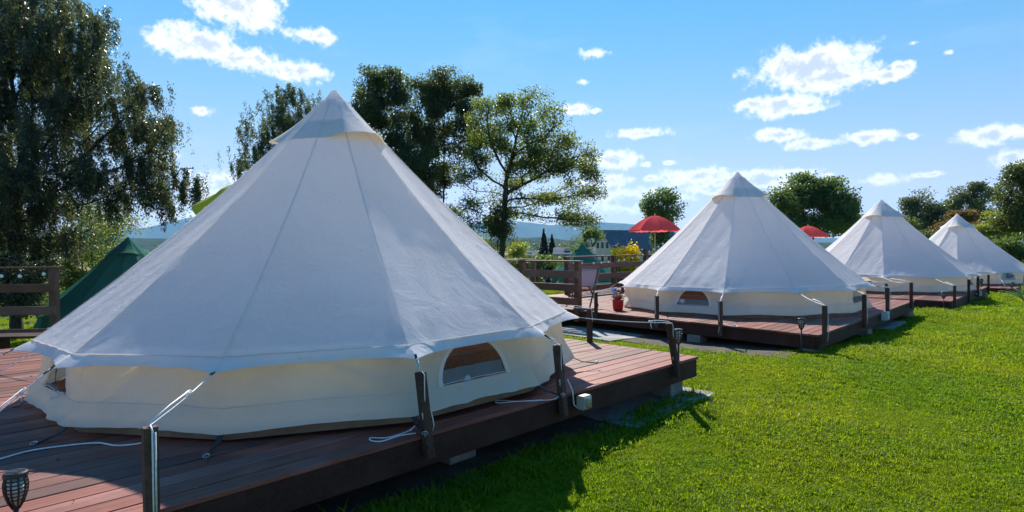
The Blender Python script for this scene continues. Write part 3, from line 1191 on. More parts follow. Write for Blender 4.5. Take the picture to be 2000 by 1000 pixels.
T2 = TENTS[1]
tp = tops2
n2 = Vector((-.768, -.640, 0)) * .045
n2b = Vector((.724, -.690, 0)) * .045
guy(T2[0], T2[2], T2[1][0], tp[0] + up, [tp[0] + n2 + Vector((0, 0, -.02)), tp[0] + n2 + Vector((0, 0, -.3))], slider=.2)
for idx, j, nn in ((1, 1, n2), (2, 2, n2), (3, 3, n2b), (4, 4, n2b), (5, 5, n2b)):
    guy(T2[0], T2[2], T2[1][idx], tp[j] + up, [tp[j] + nn + Vector((0, 0, -.02)), tp[j] + nn + Vector((0, 0, -.25)), tp[j] + nn + U * .03 + Vector((0, 0, -.38)), tp[j] + nn - U * .02 + Vector((0, 0, -.5))], slider=.6)
guy(T2[0], T2[2], T2[1][6], tp[6] + up, slider=.3)
for idx in (7, 8, 9, 10, 11):
    guy(T2[0], T2[2], T2[1][idx], ring_on(C2, T2, idx, .7, DECK_Z[1] + .01), slider=.4)
T3 = TENTS[2]
tp = tops3
guy(T3[0], T3[2], T3[1][0], tp[0] + up, slider=.6)
guy(T3[0], T3[2], T3[1][1], tops2[6] + up, slider=.3)
guy(T3[0], T3[2], T3[1][2], tp[1] + up, slider=.6)
guy(T3[0], T3[2], T3[1][3], tp[2] + up, slider=.6)
guy(T3[0], T3[2], T3[1][4], tp[3] + up, slider=.6)
guy(T3[0], T3[2], T3[1][5], tp[4] + up, slider=.6)
T4 = TENTS[3]
guy(T4[0], T4[2], T4[1][0], tops3[4] + up, slider=.6)
guy(T4[0], T4[2], T4[1][1], tops4[0] + up, slider=.6)
for idx in (2, 3, 4, 5):
    guy(T4[0], T4[2], T4[1][idx], ring_on(C4, T4, idx, .5, DECK_Z[3]), slider=.5)
for gt in (g1, g2):
    for idx in range(12):
        e = ring_on(None, gt, idx, .9, 0)
        e.z = gz(e.x, e.y) + .02
        guy(gt[0], gt[2], gt[1][idx], e, slider=.4)


# ================================================================== concrete blocks and pads
def block(x, y, ztop, w, label, z0=None, round_=False, yaw=YW):
    zb = gz(x, y) - .05 if z0 is None else z0
    h = ztop - zb
    m = MB()
    if round_:
        m.lathe([(w * .5, 0), (w * .5, h - .012), (w * .47, h)], 24)
    else:
        M = Matrix.Rotation(yaw, 3, 'Z')
        m.box((0, 0, h / 2), (w, w * .9, h), M, .012)
    o = m.build('concrete_block', 'concrete', None, False, (x, y, zb))
    tag(o, label, 'block', 'concrete blocks under the decks')
    return o


def und(deckz, f=.22):
    return deckz - .03 - f + .03


e = edge1(1336, -.16)
block(e.x - .05, e.y - .05, DECK_Z[0] - .222, .25, 'grey concrete block under the near outer corner of the foreground deck')
e = edge1(955, -.42)
block(e.x, e.y, DECK_Z[0] - .222, .26, 'half hidden concrete block under the middle of the foreground deck')
e = Vector((b5.x, b5.y, 0)) + V * .14
block(e.x - .05, e.y + .12, DECK_Z[0] - .222, .24, 'concrete block behind the short post at the far end of the foreground deck')
c = Vector((D2c[0], D2c[1], 0)) + Vector(du2) * .18 + Vector(dv2) * .16
block(c.x, c.y, DECK_Z[1] - .222, .26, 'low concrete block under the pointed corner of the second deck')
c = Vector((D2c[0], D2c[1], 0)) + Vector(du2) * .15 + Vector(dv2) * 2.05
block(c.x, c.y, DECK_Z[1] - .222, .26, 'concrete block under the second deck behind a torch on the foreground deck')
c = Vector((D2c[0], D2c[1], 0)) + Vector(du2) * 3.0 + Vector(dv2) * .16
block(c.x, c.y, DECK_Z[1] - .222, .3, 'concrete block under the long side of the second deck')
c = Vector((D2c[0], D2c[1], 0)) + Vector(du2) * 6.78 + Vector(dv2) * .14
block(c.x, c.y, DECK_Z[1] - .222, .30, 'round concrete block under the far corner of the second deck', round_=True)
c = Vector((D3c[0], D3c[1], 0)) + Vector(du3) * 6.5 + Vector(dv3) * .12
block(c.x, c.y, DECK_Z[2] - .222, .32, 'round concrete block under the far corner of the third deck', round_=True)
for (dc, du_, dv_, zz, lab) in ((D1c, du1, dv1, DECK_Z[0], 'foreground'), ):
    for k, (a, b) in enumerate(((2.9, .16), (5.4, .16))):
        c = Vector((dc[0], dc[1], 0)) + Vector(du_) * a + Vector(dv_) * b


def slab(pts, label, z=.012, name='concrete_pad', mat='slab', seed=0):
    """thin irregular slab lying on the soil"""
    rg = random.Random(seed)
    ring = []
    n = len(pts)
    for i in range(n):
        a, b = Vector((*pts[i], 0)), Vector((*pts[(i + 1) % n], 0))
        for q in range(8):
            p = a.lerp(b, q / 8)
            ring.append((p.x + rg.uniform(-.03, .03), p.y + rg.uniform(-.03, .03)))
    m = MB()
    k = len(ring)
    m.v = [(x, y, gz(x, y) - .05) for x, y in ring] + [(x, y, gz(x, y) + z) for x, y in ring]
    m.f = [tuple(range(k, 2 * k))] + [(i, (i + 1) % k, k + (i + 1) % k, k + i) for i in range(k)]
    o = m.build(name, mat)
    tag(o, kind='structure')
    return o


def quadpts(C, du_, dv_, a0, a1, b0, b1):
    C = Vector((C[0], C[1], 0))
    du_, dv_ = Vector(du_), Vector(dv_)
    return [tuple((C + du_ * a + dv_ * b)[:2]) for a, b in ((a0, b0), (a1, b0), (a1, b1), (a0, b1))]


# bare earth under the decks, then the paving pads on it
slab(quadpts(D1c, du1, dv1, -.1, 8.2, -.05, 6.6), '', .014, 'bare_soil', 'bare_soil', 1)
slab(quadpts(D2c, du2, dv2, -.75, 6.9, .25, 7.4), '', .014, 'bare_soil', 'bare_soil', 2)
slab(quadpts(D3c, du3, dv3, 0, 6.6, 0, 6.6), '', .014, 'bare_soil', 'bare_soil', 3)
slab(quadpts(D1c, du1, dv1, .0, 1.6, -.22, .8), '', .034, seed=4)
slab(quadpts(D2c, du2, dv2, -1.05, .1, 3.1, 5.0), '', .034, seed=5)
slab(quadpts(D2c, du2, dv2, 4.2, 5.6, -.1, .5), '', .034, seed=6)


# ================================================================== railings
def railing(name, pts, ztop, zfoot, label, boards, cap=True, pw=.12, posts=True, first_taller=0, brace=False, group='dark red railings'):
    a0 = Vector(pts[0])
    root = empty(name, (a0.x, a0.y, zfoot))
    tag(root, label, 'railing', group)
    O = Vector((a0.x, a0.y, zfoot))
    for i, p in enumerate(pts):
        p = Vector((p[0], p[1], 0))
        top = ztop + (first_taller if i == len(pts) - 1 else 0)
        d = Vector(pts[1]) - Vector(pts[0])
        d.z = 0
        d.normalize()
        MB().beam(Vector((p.x, p.y, zfoot)) - O, Vector((p.x, p.y, top)) - O, pw, pw, d, .006).build('post', 'rail_wood', root)
    for i in range(len(pts) - 1):
        a, b = Vector((pts[i][0], pts[i][1], 0)), Vector((pts[i + 1][0], pts[i + 1][1], 0))
        d = (b - a).normalized()
        nn = Vector((d.y, -d.x, 0))
        if nn.y > 0:
            nn = -nn
        for z in boards:
            MB().beam(a + d * -.06 + nn * (pw / 2 + .017) + Vector((0, 0, z)) - O, b + d * .06 + nn * (pw / 2 + .017) + Vector((0, 0, z)) - O, .034, .15, (0, 0, 1), .005).build('rail_board', 'rail_wood', root)
        if cap:
            MB().beam(a - d * .1 + Vector((0, 0, ztop + .016)) - O, b + d * .1 + Vector((0, 0, ztop + .016)) - O, .15, .03, (0, 0, 1), .005).build('cap_board', 'rail_wood', root)
        if brace:
            MB().beam(a + d * .1 - nn * .07 + Vector((0, 0, zfoot + .15)) - O, a + d * .9 - nn * .07 + Vector((0, 0, ztop - .1)) - O, .05, .09, nn).build('brace', 'rail_wood', root)
    return root


# left of the foreground tent
pr = at(107, 640, 10.6)
zt = at(107, 524, 10.6).z
gzr = gz(pr.x, pr.y)
dl = Vector((-1.0, -.10, 0)).normalized()
lp = [(pr.x, pr.y, 0), tuple(Vector((pr.x, pr.y, 0)) + dl * 2.3), tuple(Vector((pr.x, pr.y, 0)) + dl * 4.6)]
railing('railing', lp, zt, gzr - .02, 'dark red railing with string lights at the left edge of the photo', [zt - .35, zt - .75, zt - 1.15])
RAIL_L = (Vector((pr.x, pr.y, 0)), dl, zt)
pq = at(300, 520, 16.0)
railing('railing', [(pq.x, pq.y, 0), tuple(Vector((pq.x, pq.y, 0)) + Vector((.9, .5, 0)) * 2.2)], pq.z, gz(pq.x, pq.y) - .02, 'far railing end post between the green tent and the large cream tent', [pq.z - .3, pq.z - .6])

# near railing right of the foreground tent: runs back from the side of the second deck
a = at(1129, 620, 12.1)
ztm = at(1129, 512, 12.1).z
bdir = Vector((-.72, .69, 0))
mp = [(a.x, a.y, 0), tuple(Vector((a.x, a.y, 0)) + bdir * 1.55), tuple(Vector((a.x, a.y, 0)) + bdir * 3.2)]
boards = [at(1129, y, 12.1).z for y in (536, 562, 589)]
railing('railing', mp, ztm, at(1129, 628, 12.1).z, 'dark red railing between the foreground tent and the sling chair', boards)
# far railing behind the second tent
a = at(1108, 578, 15.9)
ztb = at(1108, 503, 15.9).z
fd = Vector((.705, .709, 0))
bp_ = [(a.x, a.y, 0), tuple(Vector((a.x, a.y, 0)) + fd * 2.15), tuple(Vector((a.x, a.y, 0)) + fd * 3.9)]
boards = [at(1108, y, 15.9).z for y in (521, 543, 566)]
railing('railing', bp_, ztb, ztb - 1.2, 'dark red railing behind the flower pot with yellow shrubs beyond it', boards, first_taller=.22)
# a further one, lower, to the left
a = at(1042, 590, 15.0)
zz = at(1042, 508, 15.0).z
railing('railing', [(a.x, a.y, 0), tuple(Vector((a.x, a.y, 0)) + Vector((-.95, .3, 0)) * 2.0)], zz, gz(a.x, a.y) - .02, 'braced railing standing behind the near dark red railing', [zz - .3, zz - .6, zz - .9], brace=True)


# ================================================================== small things
def solar_torch(foot, ztop, label, s=1.0):
    h = ztop - foot.z
    root = empty('solar_torch', foot)
    tag(root, label, 'torch', 'black solar torches beside the decks')
    MB().lathe([(.004, -.10), (.011, -.02), (.011, h - .17 * s)], 8).build('stake', 'black_plastic', root, True)
    b = h - .175 * s
    cage = MB()
    n = 10
    prof = [(.012, b), (.028, b + .03), (.041, b + .075), (.044, b + .11), (.038, b + .145)]
    for k in range(n):
        a = 2 * math.pi * k / n
        cage.tube([(r * s * math.cos(a), r * s * math.sin(a), z) for r, z in prof], .0042 * s, 5)
    for j in range(6):
        z = b + .045 + .017 * j
        r = np.interp(z, [q[1] for q in prof], [q[0] for q in prof]) * s
        cage.tube([(r * math.cos(q), r * math.sin(q), z) for q in np.linspace(0, 2 * math.pi, 15)], .0028 * s, 4)
    cage.build('cage', 'black_plastic', root)
    MB().lathe([(.014 * s, b + .02), (.030 * s, b + .07), (.032 * s, b + .13)], 14).build('diffuser', 'lamp_diffuser', root, True)
    cp = MB().lathe([(.040 * s, b + .143), (.047 * s, b + .148), (.045 * s, b + .162), (.040 * s, b + .167)], 20).build('cap', 'black_plastic', root)
    MB().box((0, 0, b + .1685), (.048 * s, .048 * s, .003)).build('solar_cell', 'solar_glass', cp)
    return root


def torch_at(x, ytop, d, zfoot, label, s=1.0):
    p = at(x, ytop, d)
    return solar_torch(Vector((p.x, p.y, zfoot)), p.z, label, s)


torch_at(30, 917, 2.62, .30, 'large black solar torch in the near left corner of the photo')
e = edge1(1326, .05)
torch_at(1325, 641, e.y + .13, DECK_Z[0] - .1, 'black solar torch at the outer corner of the foreground deck')
e = col_on(D2c, dv2, 1567, .04, (-.768, -.640))
torch_at(1565, 619, e.y, .17, 'black solar torch on the pointed corner of the second deck', 1.05)
e = col_on(D3c, dv3, 1667, .2, (-.724, -.690))
torch_at(1667, 562, 15.6, .30, 'small black torch in front of the third tent wall, next to a post', 1.3)
e = col_on(D3c, dv3, 1843, .04, (-.724, -.690))
torch_at(1843, 566, e.y, .08, 'black solar torch on the near corner of the third deck', 1.25)
e = col_on(D4c, dv3, 1977, .04, (-.724, -.690))
torch_at(1977, 548, 21.4, -.1, 'black solar torch at the farthest deck', 1.3)
torch_at(1916, 541, 20.4, .05, 'black torch beside the post of the farthest tent', 1.3)

# flood lamp on the foreground fascia
e = edge1(1127, .075)
c = at(1127, 785, e.y)
fl_ = empty('flood_lamp', (e.x, e.y, c.z))
tag(fl_, 'beige square flood lamp fixed below the foreground deck edge', 'lamp')
Mz = Matrix.Rotation(R(45), 3, 'Z')
MB().box((0, 0, 0), (.10, .085, .115), Mz, .012).build('housing', 'lamp_beige', fl_)
ln = MB().lathe([(.044, 0), (.044, .010), (.03, .017), (.004, .02)], 18)
lo = ln.build('lens', 'lens', fl_, True)
lo.rotation_euler = (R(90), 0, R(45))
lo.location = Mz @ Vector((0, -.041, 0))
MB().tube([Vector((-.06, 0, -.05)), Vector((-.09, -.02, -.02)), Vector((-.10, .0, .1)), Vector((-.14, .02, .19))], .006, 6).build('cable', 'rope_white', fl_, True)
for (x, y, D, dd, nn, lab) in ((1722, 617, D2c, du2, (.724, -.690), 'grey junction box on the long side of the second deck'), (1907, 573, D3c, du3, (.709, -.705), 'grey junction box on the long side of the third deck')):
    e = col_on(D, dd, x, .06, nn)
    c = at(x, y, e.y)
    jb = empty('junction_box', (e.x, e.y, c.z))
    tag(jb, lab, 'junction box', 'grey junction boxes on the decks')
    MB().box((0, 0, 0), (.16, .10, .16), Matrix.Rotation(YW, 3, 'Z'), .012).build('housing', 'box_grey', jb)
    MB().box((.036, -.036, .0), (.12, .012, .12), Matrix.Rotation(YW, 3, 'Z'), .003).build('lid', 'box_grey', jb)
    MB().tube([(.08, .05, -.03), (.12, .08, -.06), (.13, .1, .1), (.1, .1, .2)], .007, 6).build('cable', 'rope_black', jb, True)


# loose ropes
def rope(pts, label, z, r=.0042):
    P = [Vector(onz(x, y, z + .006)) for x, y in pts]
    # smooth
    out = []
    for i in range(len(P) - 1):
        p0, p1, p2, p3 = P[max(i - 1, 0)], P[i], P[i + 1], P[min(i + 2, len(P) - 1)]
        for q in range(6):
            t = q / 6
            out.append(0.5 * ((2 * p1) + (-p0 + p2) * t + (2 * p0 - 5 * p1 + 4 * p2 - p3) * t * t + (-p0 + 3 * p1 - 3 * p2 + p3) * t ** 3))
    out.append(P[-1])
    o = MB().tube(out, r, 6).build('rope', 'rope_white', None, True)
    tag(o, label, 'rope', 'loose white ropes')
    return o


rope([(-80, 915), (0, 896), (60, 880), (130, 870), (190, 865), (225, 870), (260, 868), (290, 862)], 'long white rope lying across the shaded planks at the left', DECK_Z[0], .005)
rope([(812, 846), (780, 851), (745, 862), (724, 860), (725, 855), (755, 855), (790, 845), (806, 836), (800, 842), (812, 830)], 'white rope loop on the planks left of the second post', DECK_Z[0])
rope([(1094, 772), (1080, 780), (1040, 783), (1010, 784), (972, 787), (969, 783), (985, 782), (1010, 784), (1060, 781)], 'white rope loop on the planks left of the third post', DECK_Z[0])
rope([(1414, 632), (1424, 636), (1440, 638), (1436, 634), (1420, 632)], 'white rope end on the second deck beside a post', DECK_Z[1])

# red flower pot
c = onz(1207, 606, DECK_Z[1])
fp = empty('flower_pot', c)
tag(fp, 'red flower pot with rust coloured plant on the second deck', 'flower pot')
MB().lathe([(.085, 0), (.10, .02), (.112, .19), (.118, .215), (.105, .215), (.10, .19)], 22, cap=True).build('pot', 'pot_red', fp, True)
MB().lathe([(.1, .185), (.03, .20)], 16).build('soil', 'soil', fp)
rgp = np.random.default_rng(3)


def leaf_quads(cent, dirs, L, W, rng, droop=0.0):
    """rhombic leaves: cent (n,3) base points, dirs (n,3) axis; returns v, f"""
    n = len(cent)
    dirs = dirs / (np.linalg.norm(dirs, axis=1, keepdims=True) + 1e-9)
    rnd = rng.normal(size=(n, 3))
    side = np.cross(dirs, rnd)
    side /= (np.linalg.norm(side, axis=1, keepdims=True) + 1e-9)
    L = np.asarray(L).reshape(-1, 1) * np.ones((n, 1))
    W = np.asarray(W).reshape(-1, 1) * np.ones((n, 1))
    nor = np.cross(dirs, side)
    mid = cent + dirs * L * .45
    tip = cent + dirs * L + nor * L * rng.uniform(-.18, .18, (n, 1))
    v = np.stack([cent, mid + side * W * .5, tip, mid - side * W * .5], axis=1).reshape(-1, 3)
    f = np.arange(4 * n).reshape(n, 4)
    return v, f


n = 420
ct = rgp.normal(size=(n, 3)) * (.052, .052, .03) + (0, 0, .255)
v, f = leaf_quads(ct, rgp.normal(size=(n, 3)) + (0, 0, .8), rgp.uniform(.03, .05, n), .018, rgp)
put('plant', np_mesh('plant', v, f, 'petal_rust'), fp)

# blue pinwheel ornaments on sticks
for k, (x, y, dx, lab) in enumerate(((1197, 566, 0, 'taller blue butterfly ornament on a stick behind the flower pot'), (1202, 572, .0, 'shorter blue butterfly ornament on a stick behind the flower pot'))):
    d = 12.35 + .25 * k
    p = at(x, y, d)
    pw = empty('garden_ornament', (p.x, p.y, DECK_Z[1]))
    tag(pw, lab, 'ornament', 'blue butterfly ornaments')
    hh = p.z - DECK_Z[1]
    q_ = .62
    MB().tube([(0, 0, 0), (0.01, 0, hh * .6), (0, 0, hh)], .004, 5).build('stick', 'steel', pw)
    for s_ in (-1, 1):
        m = MB()
        m.v = [(0, -.01, hh - .035), (s_ * .05 * q_, -.012, hh + .045), (s_ * .065 * q_, -.014, hh), (s_ * .04 * q_, -.012, hh - .04), (0, 0, hh + .02)]
        m.v += [(a_, b_ + .006, c_) for a_, b_, c_ in m.v]
        m.f = [(0, 3, 2, 1, 4), (5, 9, 6, 7, 8), (0, 5, 8, 3), (3, 8, 7, 2), (2, 7, 6, 1), (1, 6, 9, 4)]
        m.build('wing', 'pinwheel_blue', pw)

# low step behind the foreground deck on the left
p = at(75, 655, 9.2)
st = empty('wooden_step', (p.x, p.y, gz(p.x, p.y)), (0, 0, R(4)))
tag(st, 'low dark wooden step on the grass behind the foreground deck at the left', 'step')
for k in range(3):
    MB().box((0, -.14 + .14 * k, p.z - gz(p.x, p.y)), (1.5, .13, .035), None, .004).build('plank', 'beam_wood', st)
for sx in (-.6, .6):
    MB().box((sx, 0, (p.z - gz(p.x, p.y)) / 2 - .01), (.09, .36, p.z - gz(p.x, p.y) - .02)).build('leg', 'beam_wood', st)

# sling chair ---------------------------------------------------------
c = onz(1140, 598, DECK_Z[1])
ch = empty('sling_chair', c, (0, 0, R(-28)))
ch.scale = (.78, .78, .84)
tag(ch, 'folding sling chair with mauve fabric on the second deck', 'chair')
for s_ in (-.30, .30):
    MB().beam((s_, .34, .0), (s_, -.40, .55), .03, .045).build('rear_leg', 'rail_wood', ch)
    MB().beam((s_ * 1.12, .38, .98), (s_ * 1.12, -.44, .0), .03, .045).build('side_rail', 'rail_wood', ch)
MB().beam((-.34, .38, .98), (.34, .38, .98), .035, .035).build('top_bar', 'rail_wood', ch)
MB().beam((-.34, -.40, .55), (.34, -.40, .55), .035, .035).build('front_bar', 'rail_wood', ch)


def sling(u, v):
    y = .38 - .78 * v
    z = .98 - .43 * v - .30 * math.sin(math.pi * v) ** 1.1
    return (-.27 + .54 * u, y, z)


m = MB().grid(sling, 6, 16)
m.build('fabric', 'chair_fabric', ch, True)
# second one, hidden behind the rail
c2 = Vector((c.x - .9, c.y + .9, DECK_Z[1]))

# bench behind the far railing, seen at the second tent's edge
b = at(1245, 541, 17.0)
bn = empty('garden_table', (b.x, b.y, DECK_Z[1] - .02), (0, 0, R(40)))
tag(bn, 'small wooden table behind the second tent below the parasol', 'table')
for k in range(4):
    MB().box((0, -.27 + .18 * k, b.z - DECK_Z[1]), (1.1, .165, .03), None, .004).build('table_board', 'deck_wood', bn)
for sx in (-.4, .4):
    for sy in (-.22, .22):
        MB().beam((sx, sy, .0), (sx, sy, b.z - DECK_Z[1] - .016), .06, .06, (1, 0, 0)).build('leg', 'deck_wood', bn)


# parasols --------------------------------------------------------------
def parasol(foot, ztop, r, h, mat, label, tilt=(0, 0, 0), n=8, val=.10, group=None):
    root = empty('parasol', foot)
    tag(root, label, 'parasol', group)
    H_ = ztop - foot[2]
    MB().lathe([(.019, 0), (.019, H_ + .02), (.03, H_ + .03), (.008, H_ + .07)], 10).build('pole', 'white_paint', root, True)
    MB().lathe([(.22, 0), (.22, .05), (.05, .07), (.035, .22)], 18).build('base', 'concrete', root)
    M = Matrix.Translation((0, 0, H_)) @ Matrix.Rotation(tilt[0], 4, 'X') @ Matrix.Rotation(tilt[1], 4, 'Y')

    def pt(i, t, s):
        a0, a1 = 2 * math.pi * i / n, 2 * math.pi * (i + 1) / n
        d = Vector((math.cos(a0), math.sin(a0), 0)).lerp(Vector((math.cos(a1), math.sin(a1), 0)), t)
        sag = 1 - .05 * math.sin(math.pi * t) * s
        return d * r * s * sag + Vector((0, 0, -h * (s ** 1.7) - .02 * math.sin(math.pi * t) * s))
    for i in range(n):
        m = MB().grid(lambda u, v: M @ pt(i, u, v), 8, 8)
        m.build('canopy_panel', mat, root, True)

        def vl(u, v):
            p = pt(i, u, 1.0)
            scal = .55 + .45 * abs(math.sin(math.pi * u * 3))
            return M @ (p + Vector((0, 0, -val * v * scal)) + p.normalized() * .008 * v)
        MB().grid(vl, 15, 2).build('valance', mat, root, True)
        a0 = 2 * math.pi * i / n
        rb = MB().tube([M @ (pt(i, 0, s) + Vector((0, 0, -.012))) for s in (.02, .3, .6, .85, 1.0)], .006, 5)
        rb.build('rib', 'steel', root)
    return root


p = at(1279, 421, 21.5)
parasol((p.x, p.y, DECK_Z[1] - .02), p.z, .95, .52, 'parasol_red', 'red parasol left of the second cream tent', val=.05, group='red parasols')
p = at(1578, 441, 29.0)
parasol((p.x, p.y, gz(p.x, p.y)), p.z, .95, .50, 'parasol_red', 'red parasol between the second and third cream tents', val=.05, group='red parasols')
p = at(474, 360, 11.5)
parasol((p.x, p.y, .35), p.z, 1.05, .22, 'parasol_lime', 'tilted lime green parasol behind the left slope of the large tent', tilt=(0, R(-22), 0), val=.15)


# string lights -----------------------------------------------------------
def string_lights(pts, nb, label, sag=.05):
    root = empty('string_lights', pts[0])
    tag(root, label, 'string lights', 'string lights on the railings')
    O = Vector(pts[0])
    path = []
    for i in range(len(pts) - 1):
        a, b = Vector(pts[i]), Vector(pts[i + 1])
        for q in range(12):
            t = q / 12
            path.append(a.lerp(b, t) - Vector((0, 0, sag * 4 * t * (1 - t))))
    path.append(Vector(pts[-1]))
    MB().tube([q - O for q in path], .006, 5).build('cable', 'rope_black', root)
    bm = MB().lathe([(.012, 0), (.014, -.03)], 8).mesh('socket', 'black_plastic')
    gm = MB().lathe([(.012, -.028), (.028, -.05), (.031, -.07), (.022, -.09), (.004, -.098)], 12).mesh('bulb', 'bulb_glass', True)
    for k in range(nb):
        q = path[int((k + .5) / nb * (len(path) - 1))] - O
        s = put('socket', bm, root, q)
        put('bulb', gm, s)
    return root


A, dl_, zt_ = RAIL_L
f_ = Vector((0, -.09, 0))
string_lights([A + f_ + Vector((0, 0, zt_ - .02)), A + f_ + dl_ * 1.2 + Vector((0, 0, zt_ - .02)), A + f_ + dl_ * 2.4 + Vector((0, 0, zt_ - .02))], 7, 'string of small bulbs under the railing cap at the left edge')
q0 = Vector((*bp_[0][:2], ztb - .06))
q1 = Vector((*bp_[1][:2], ztb - .06))
q2 = Vector((*bp_[2][:2], ztb + .16))
of = Vector((.05, -.1, 0))
string_lights([q0 + of, q1 + of, q2 + of], 10, 'string of small bulbs along the railing behind the flower pot')
string_lights([q2 + of, at(1300, 468, 19.5)], 4, 'bulb cable running from the tall rail post to the second tent', .03)

# ================================================================== trees
def grow(base, trunk_pts, attract, rng, step=0.35, kill=0.55, iters=160, pull=0.12, droop=0.0, maxn=6000):
    """space colonisation: returns node positions, parent indices"""
    nodes = [np.array(p, float) for p in trunk_pts]
    par = [-1] + list(range(len(trunk_pts) - 1))
    A = np.array(attract, float)
    N = np.array(nodes)
    d = np.linalg.norm(A[:, None, :] - N[None], axis=2)
    near = d.argmin(1)
    nd = d.min(1)
    kids = {}
    for it in range(iters):
        if len(A) == 0 or len(nodes) > maxn:
            break
        newp = []
        newpar = []
        order = np.argsort(near)
        uniq, start = np.unique(near[order], return_index=True)
        groups = np.split(order, start[1:])
        P = np.array(nodes)
        for u, g in zip(uniq, groups):
            v = A[g] - P[u]
            v /= (np.linalg.norm(v, axis=1, keepdims=True) + 1e-9)
            dirv = v.mean(0)
            pa = par[u]
            if pa >= 0:
                prev = P[u] - P[pa]
                dirv = dirv + 0.35 * prev / (np.linalg.norm(prev) + 1e-9)
            dirv = dirv + rng.normal(size=3) * pull
            dirv /= (np.linalg.norm(dirv) + 1e-9)
            q = P[u] + dirv * step
            if kids.get(u, 0) > 3:
                continue
            newp.append(q)
            newpar.append(u)
            kids[u] = kids.get(u, 0) + 1
        if not newp:
            break
        b0 = len(nodes)
        nodes += newp
        par += newpar
        Q = np.array(newp)
        d = np.linalg.norm(A[:, None, :] - Q[None], axis=2)
        m = d.min(1)
        am = d.argmin(1) + b0
        better = m < nd
        near[better] = am[better]
        nd[better] = m[better]
        keep = nd > kill
        A, near, nd = A[keep], near[keep], nd[keep]
    return np.array(nodes), np.array(par)


def radii(par, r_tip, power=2.4):
    n = len(par)
    acc = np.zeros(n)
    ch = np.zeros(n, int)
    for i in range(n):
        if par[i] >= 0:
            ch[par[i]] += 1
    for i in range(n - 1, -1, -1):
        if acc[i] == 0:
            acc[i] = r_tip ** power
        if par[i] >= 0:
            acc[par[i]] += acc[i]
    return acc ** (1 / power), ch


def limb_mesh(nodes, par, rad, mat, rmin=0.0, sides=5, flare=None):
    idx = [i for i in range(len(par)) if par[i] >= 0 and rad[i] > rmin]
    idx = np.array(idx)
    a, b = nodes[par[idx]], nodes[idx]
    ra = np.minimum(rad[par[idx]], rad[idx] * 1.6)
    rb = rad[idx]
    d = b - a
    d /= (np.linalg.norm(d, axis=1, keepdims=True) + 1e-9)
    ref = np.where(np.abs(d[:, 2:3]) < .9, np.array([[0, 0, 1.0]]), np.array([[1.0, 0, 0]]))
    s = np.cross(d, ref)
    s /= (np.linalg.norm(s, axis=1, keepdims=True) + 1e-9)
    q = np.cross(d, s)
    vs = []
    for P, rr in ((a - d * .02, ra), (b + d * .02, rb)):
        for k in range(sides):
            an = 2 * math.pi * k / sides
            vs.append(P + (s * math.cos(an) + q * math.sin(an)) * rr[:, None])
    v = np.stack(vs, axis=1).reshape(-1, 3)
    n = len(idx)
    base = np.arange(n)[:, None] * (2 * sides)
    f = []
    for k in range(sides):
        k2 = (k + 1) % sides
        f.append(np.concatenate([base + k, base + k2, base + sides + k2, base + sides + k], axis=1))
    return np_mesh('trunk', v, np.concatenate(f), mat, True)


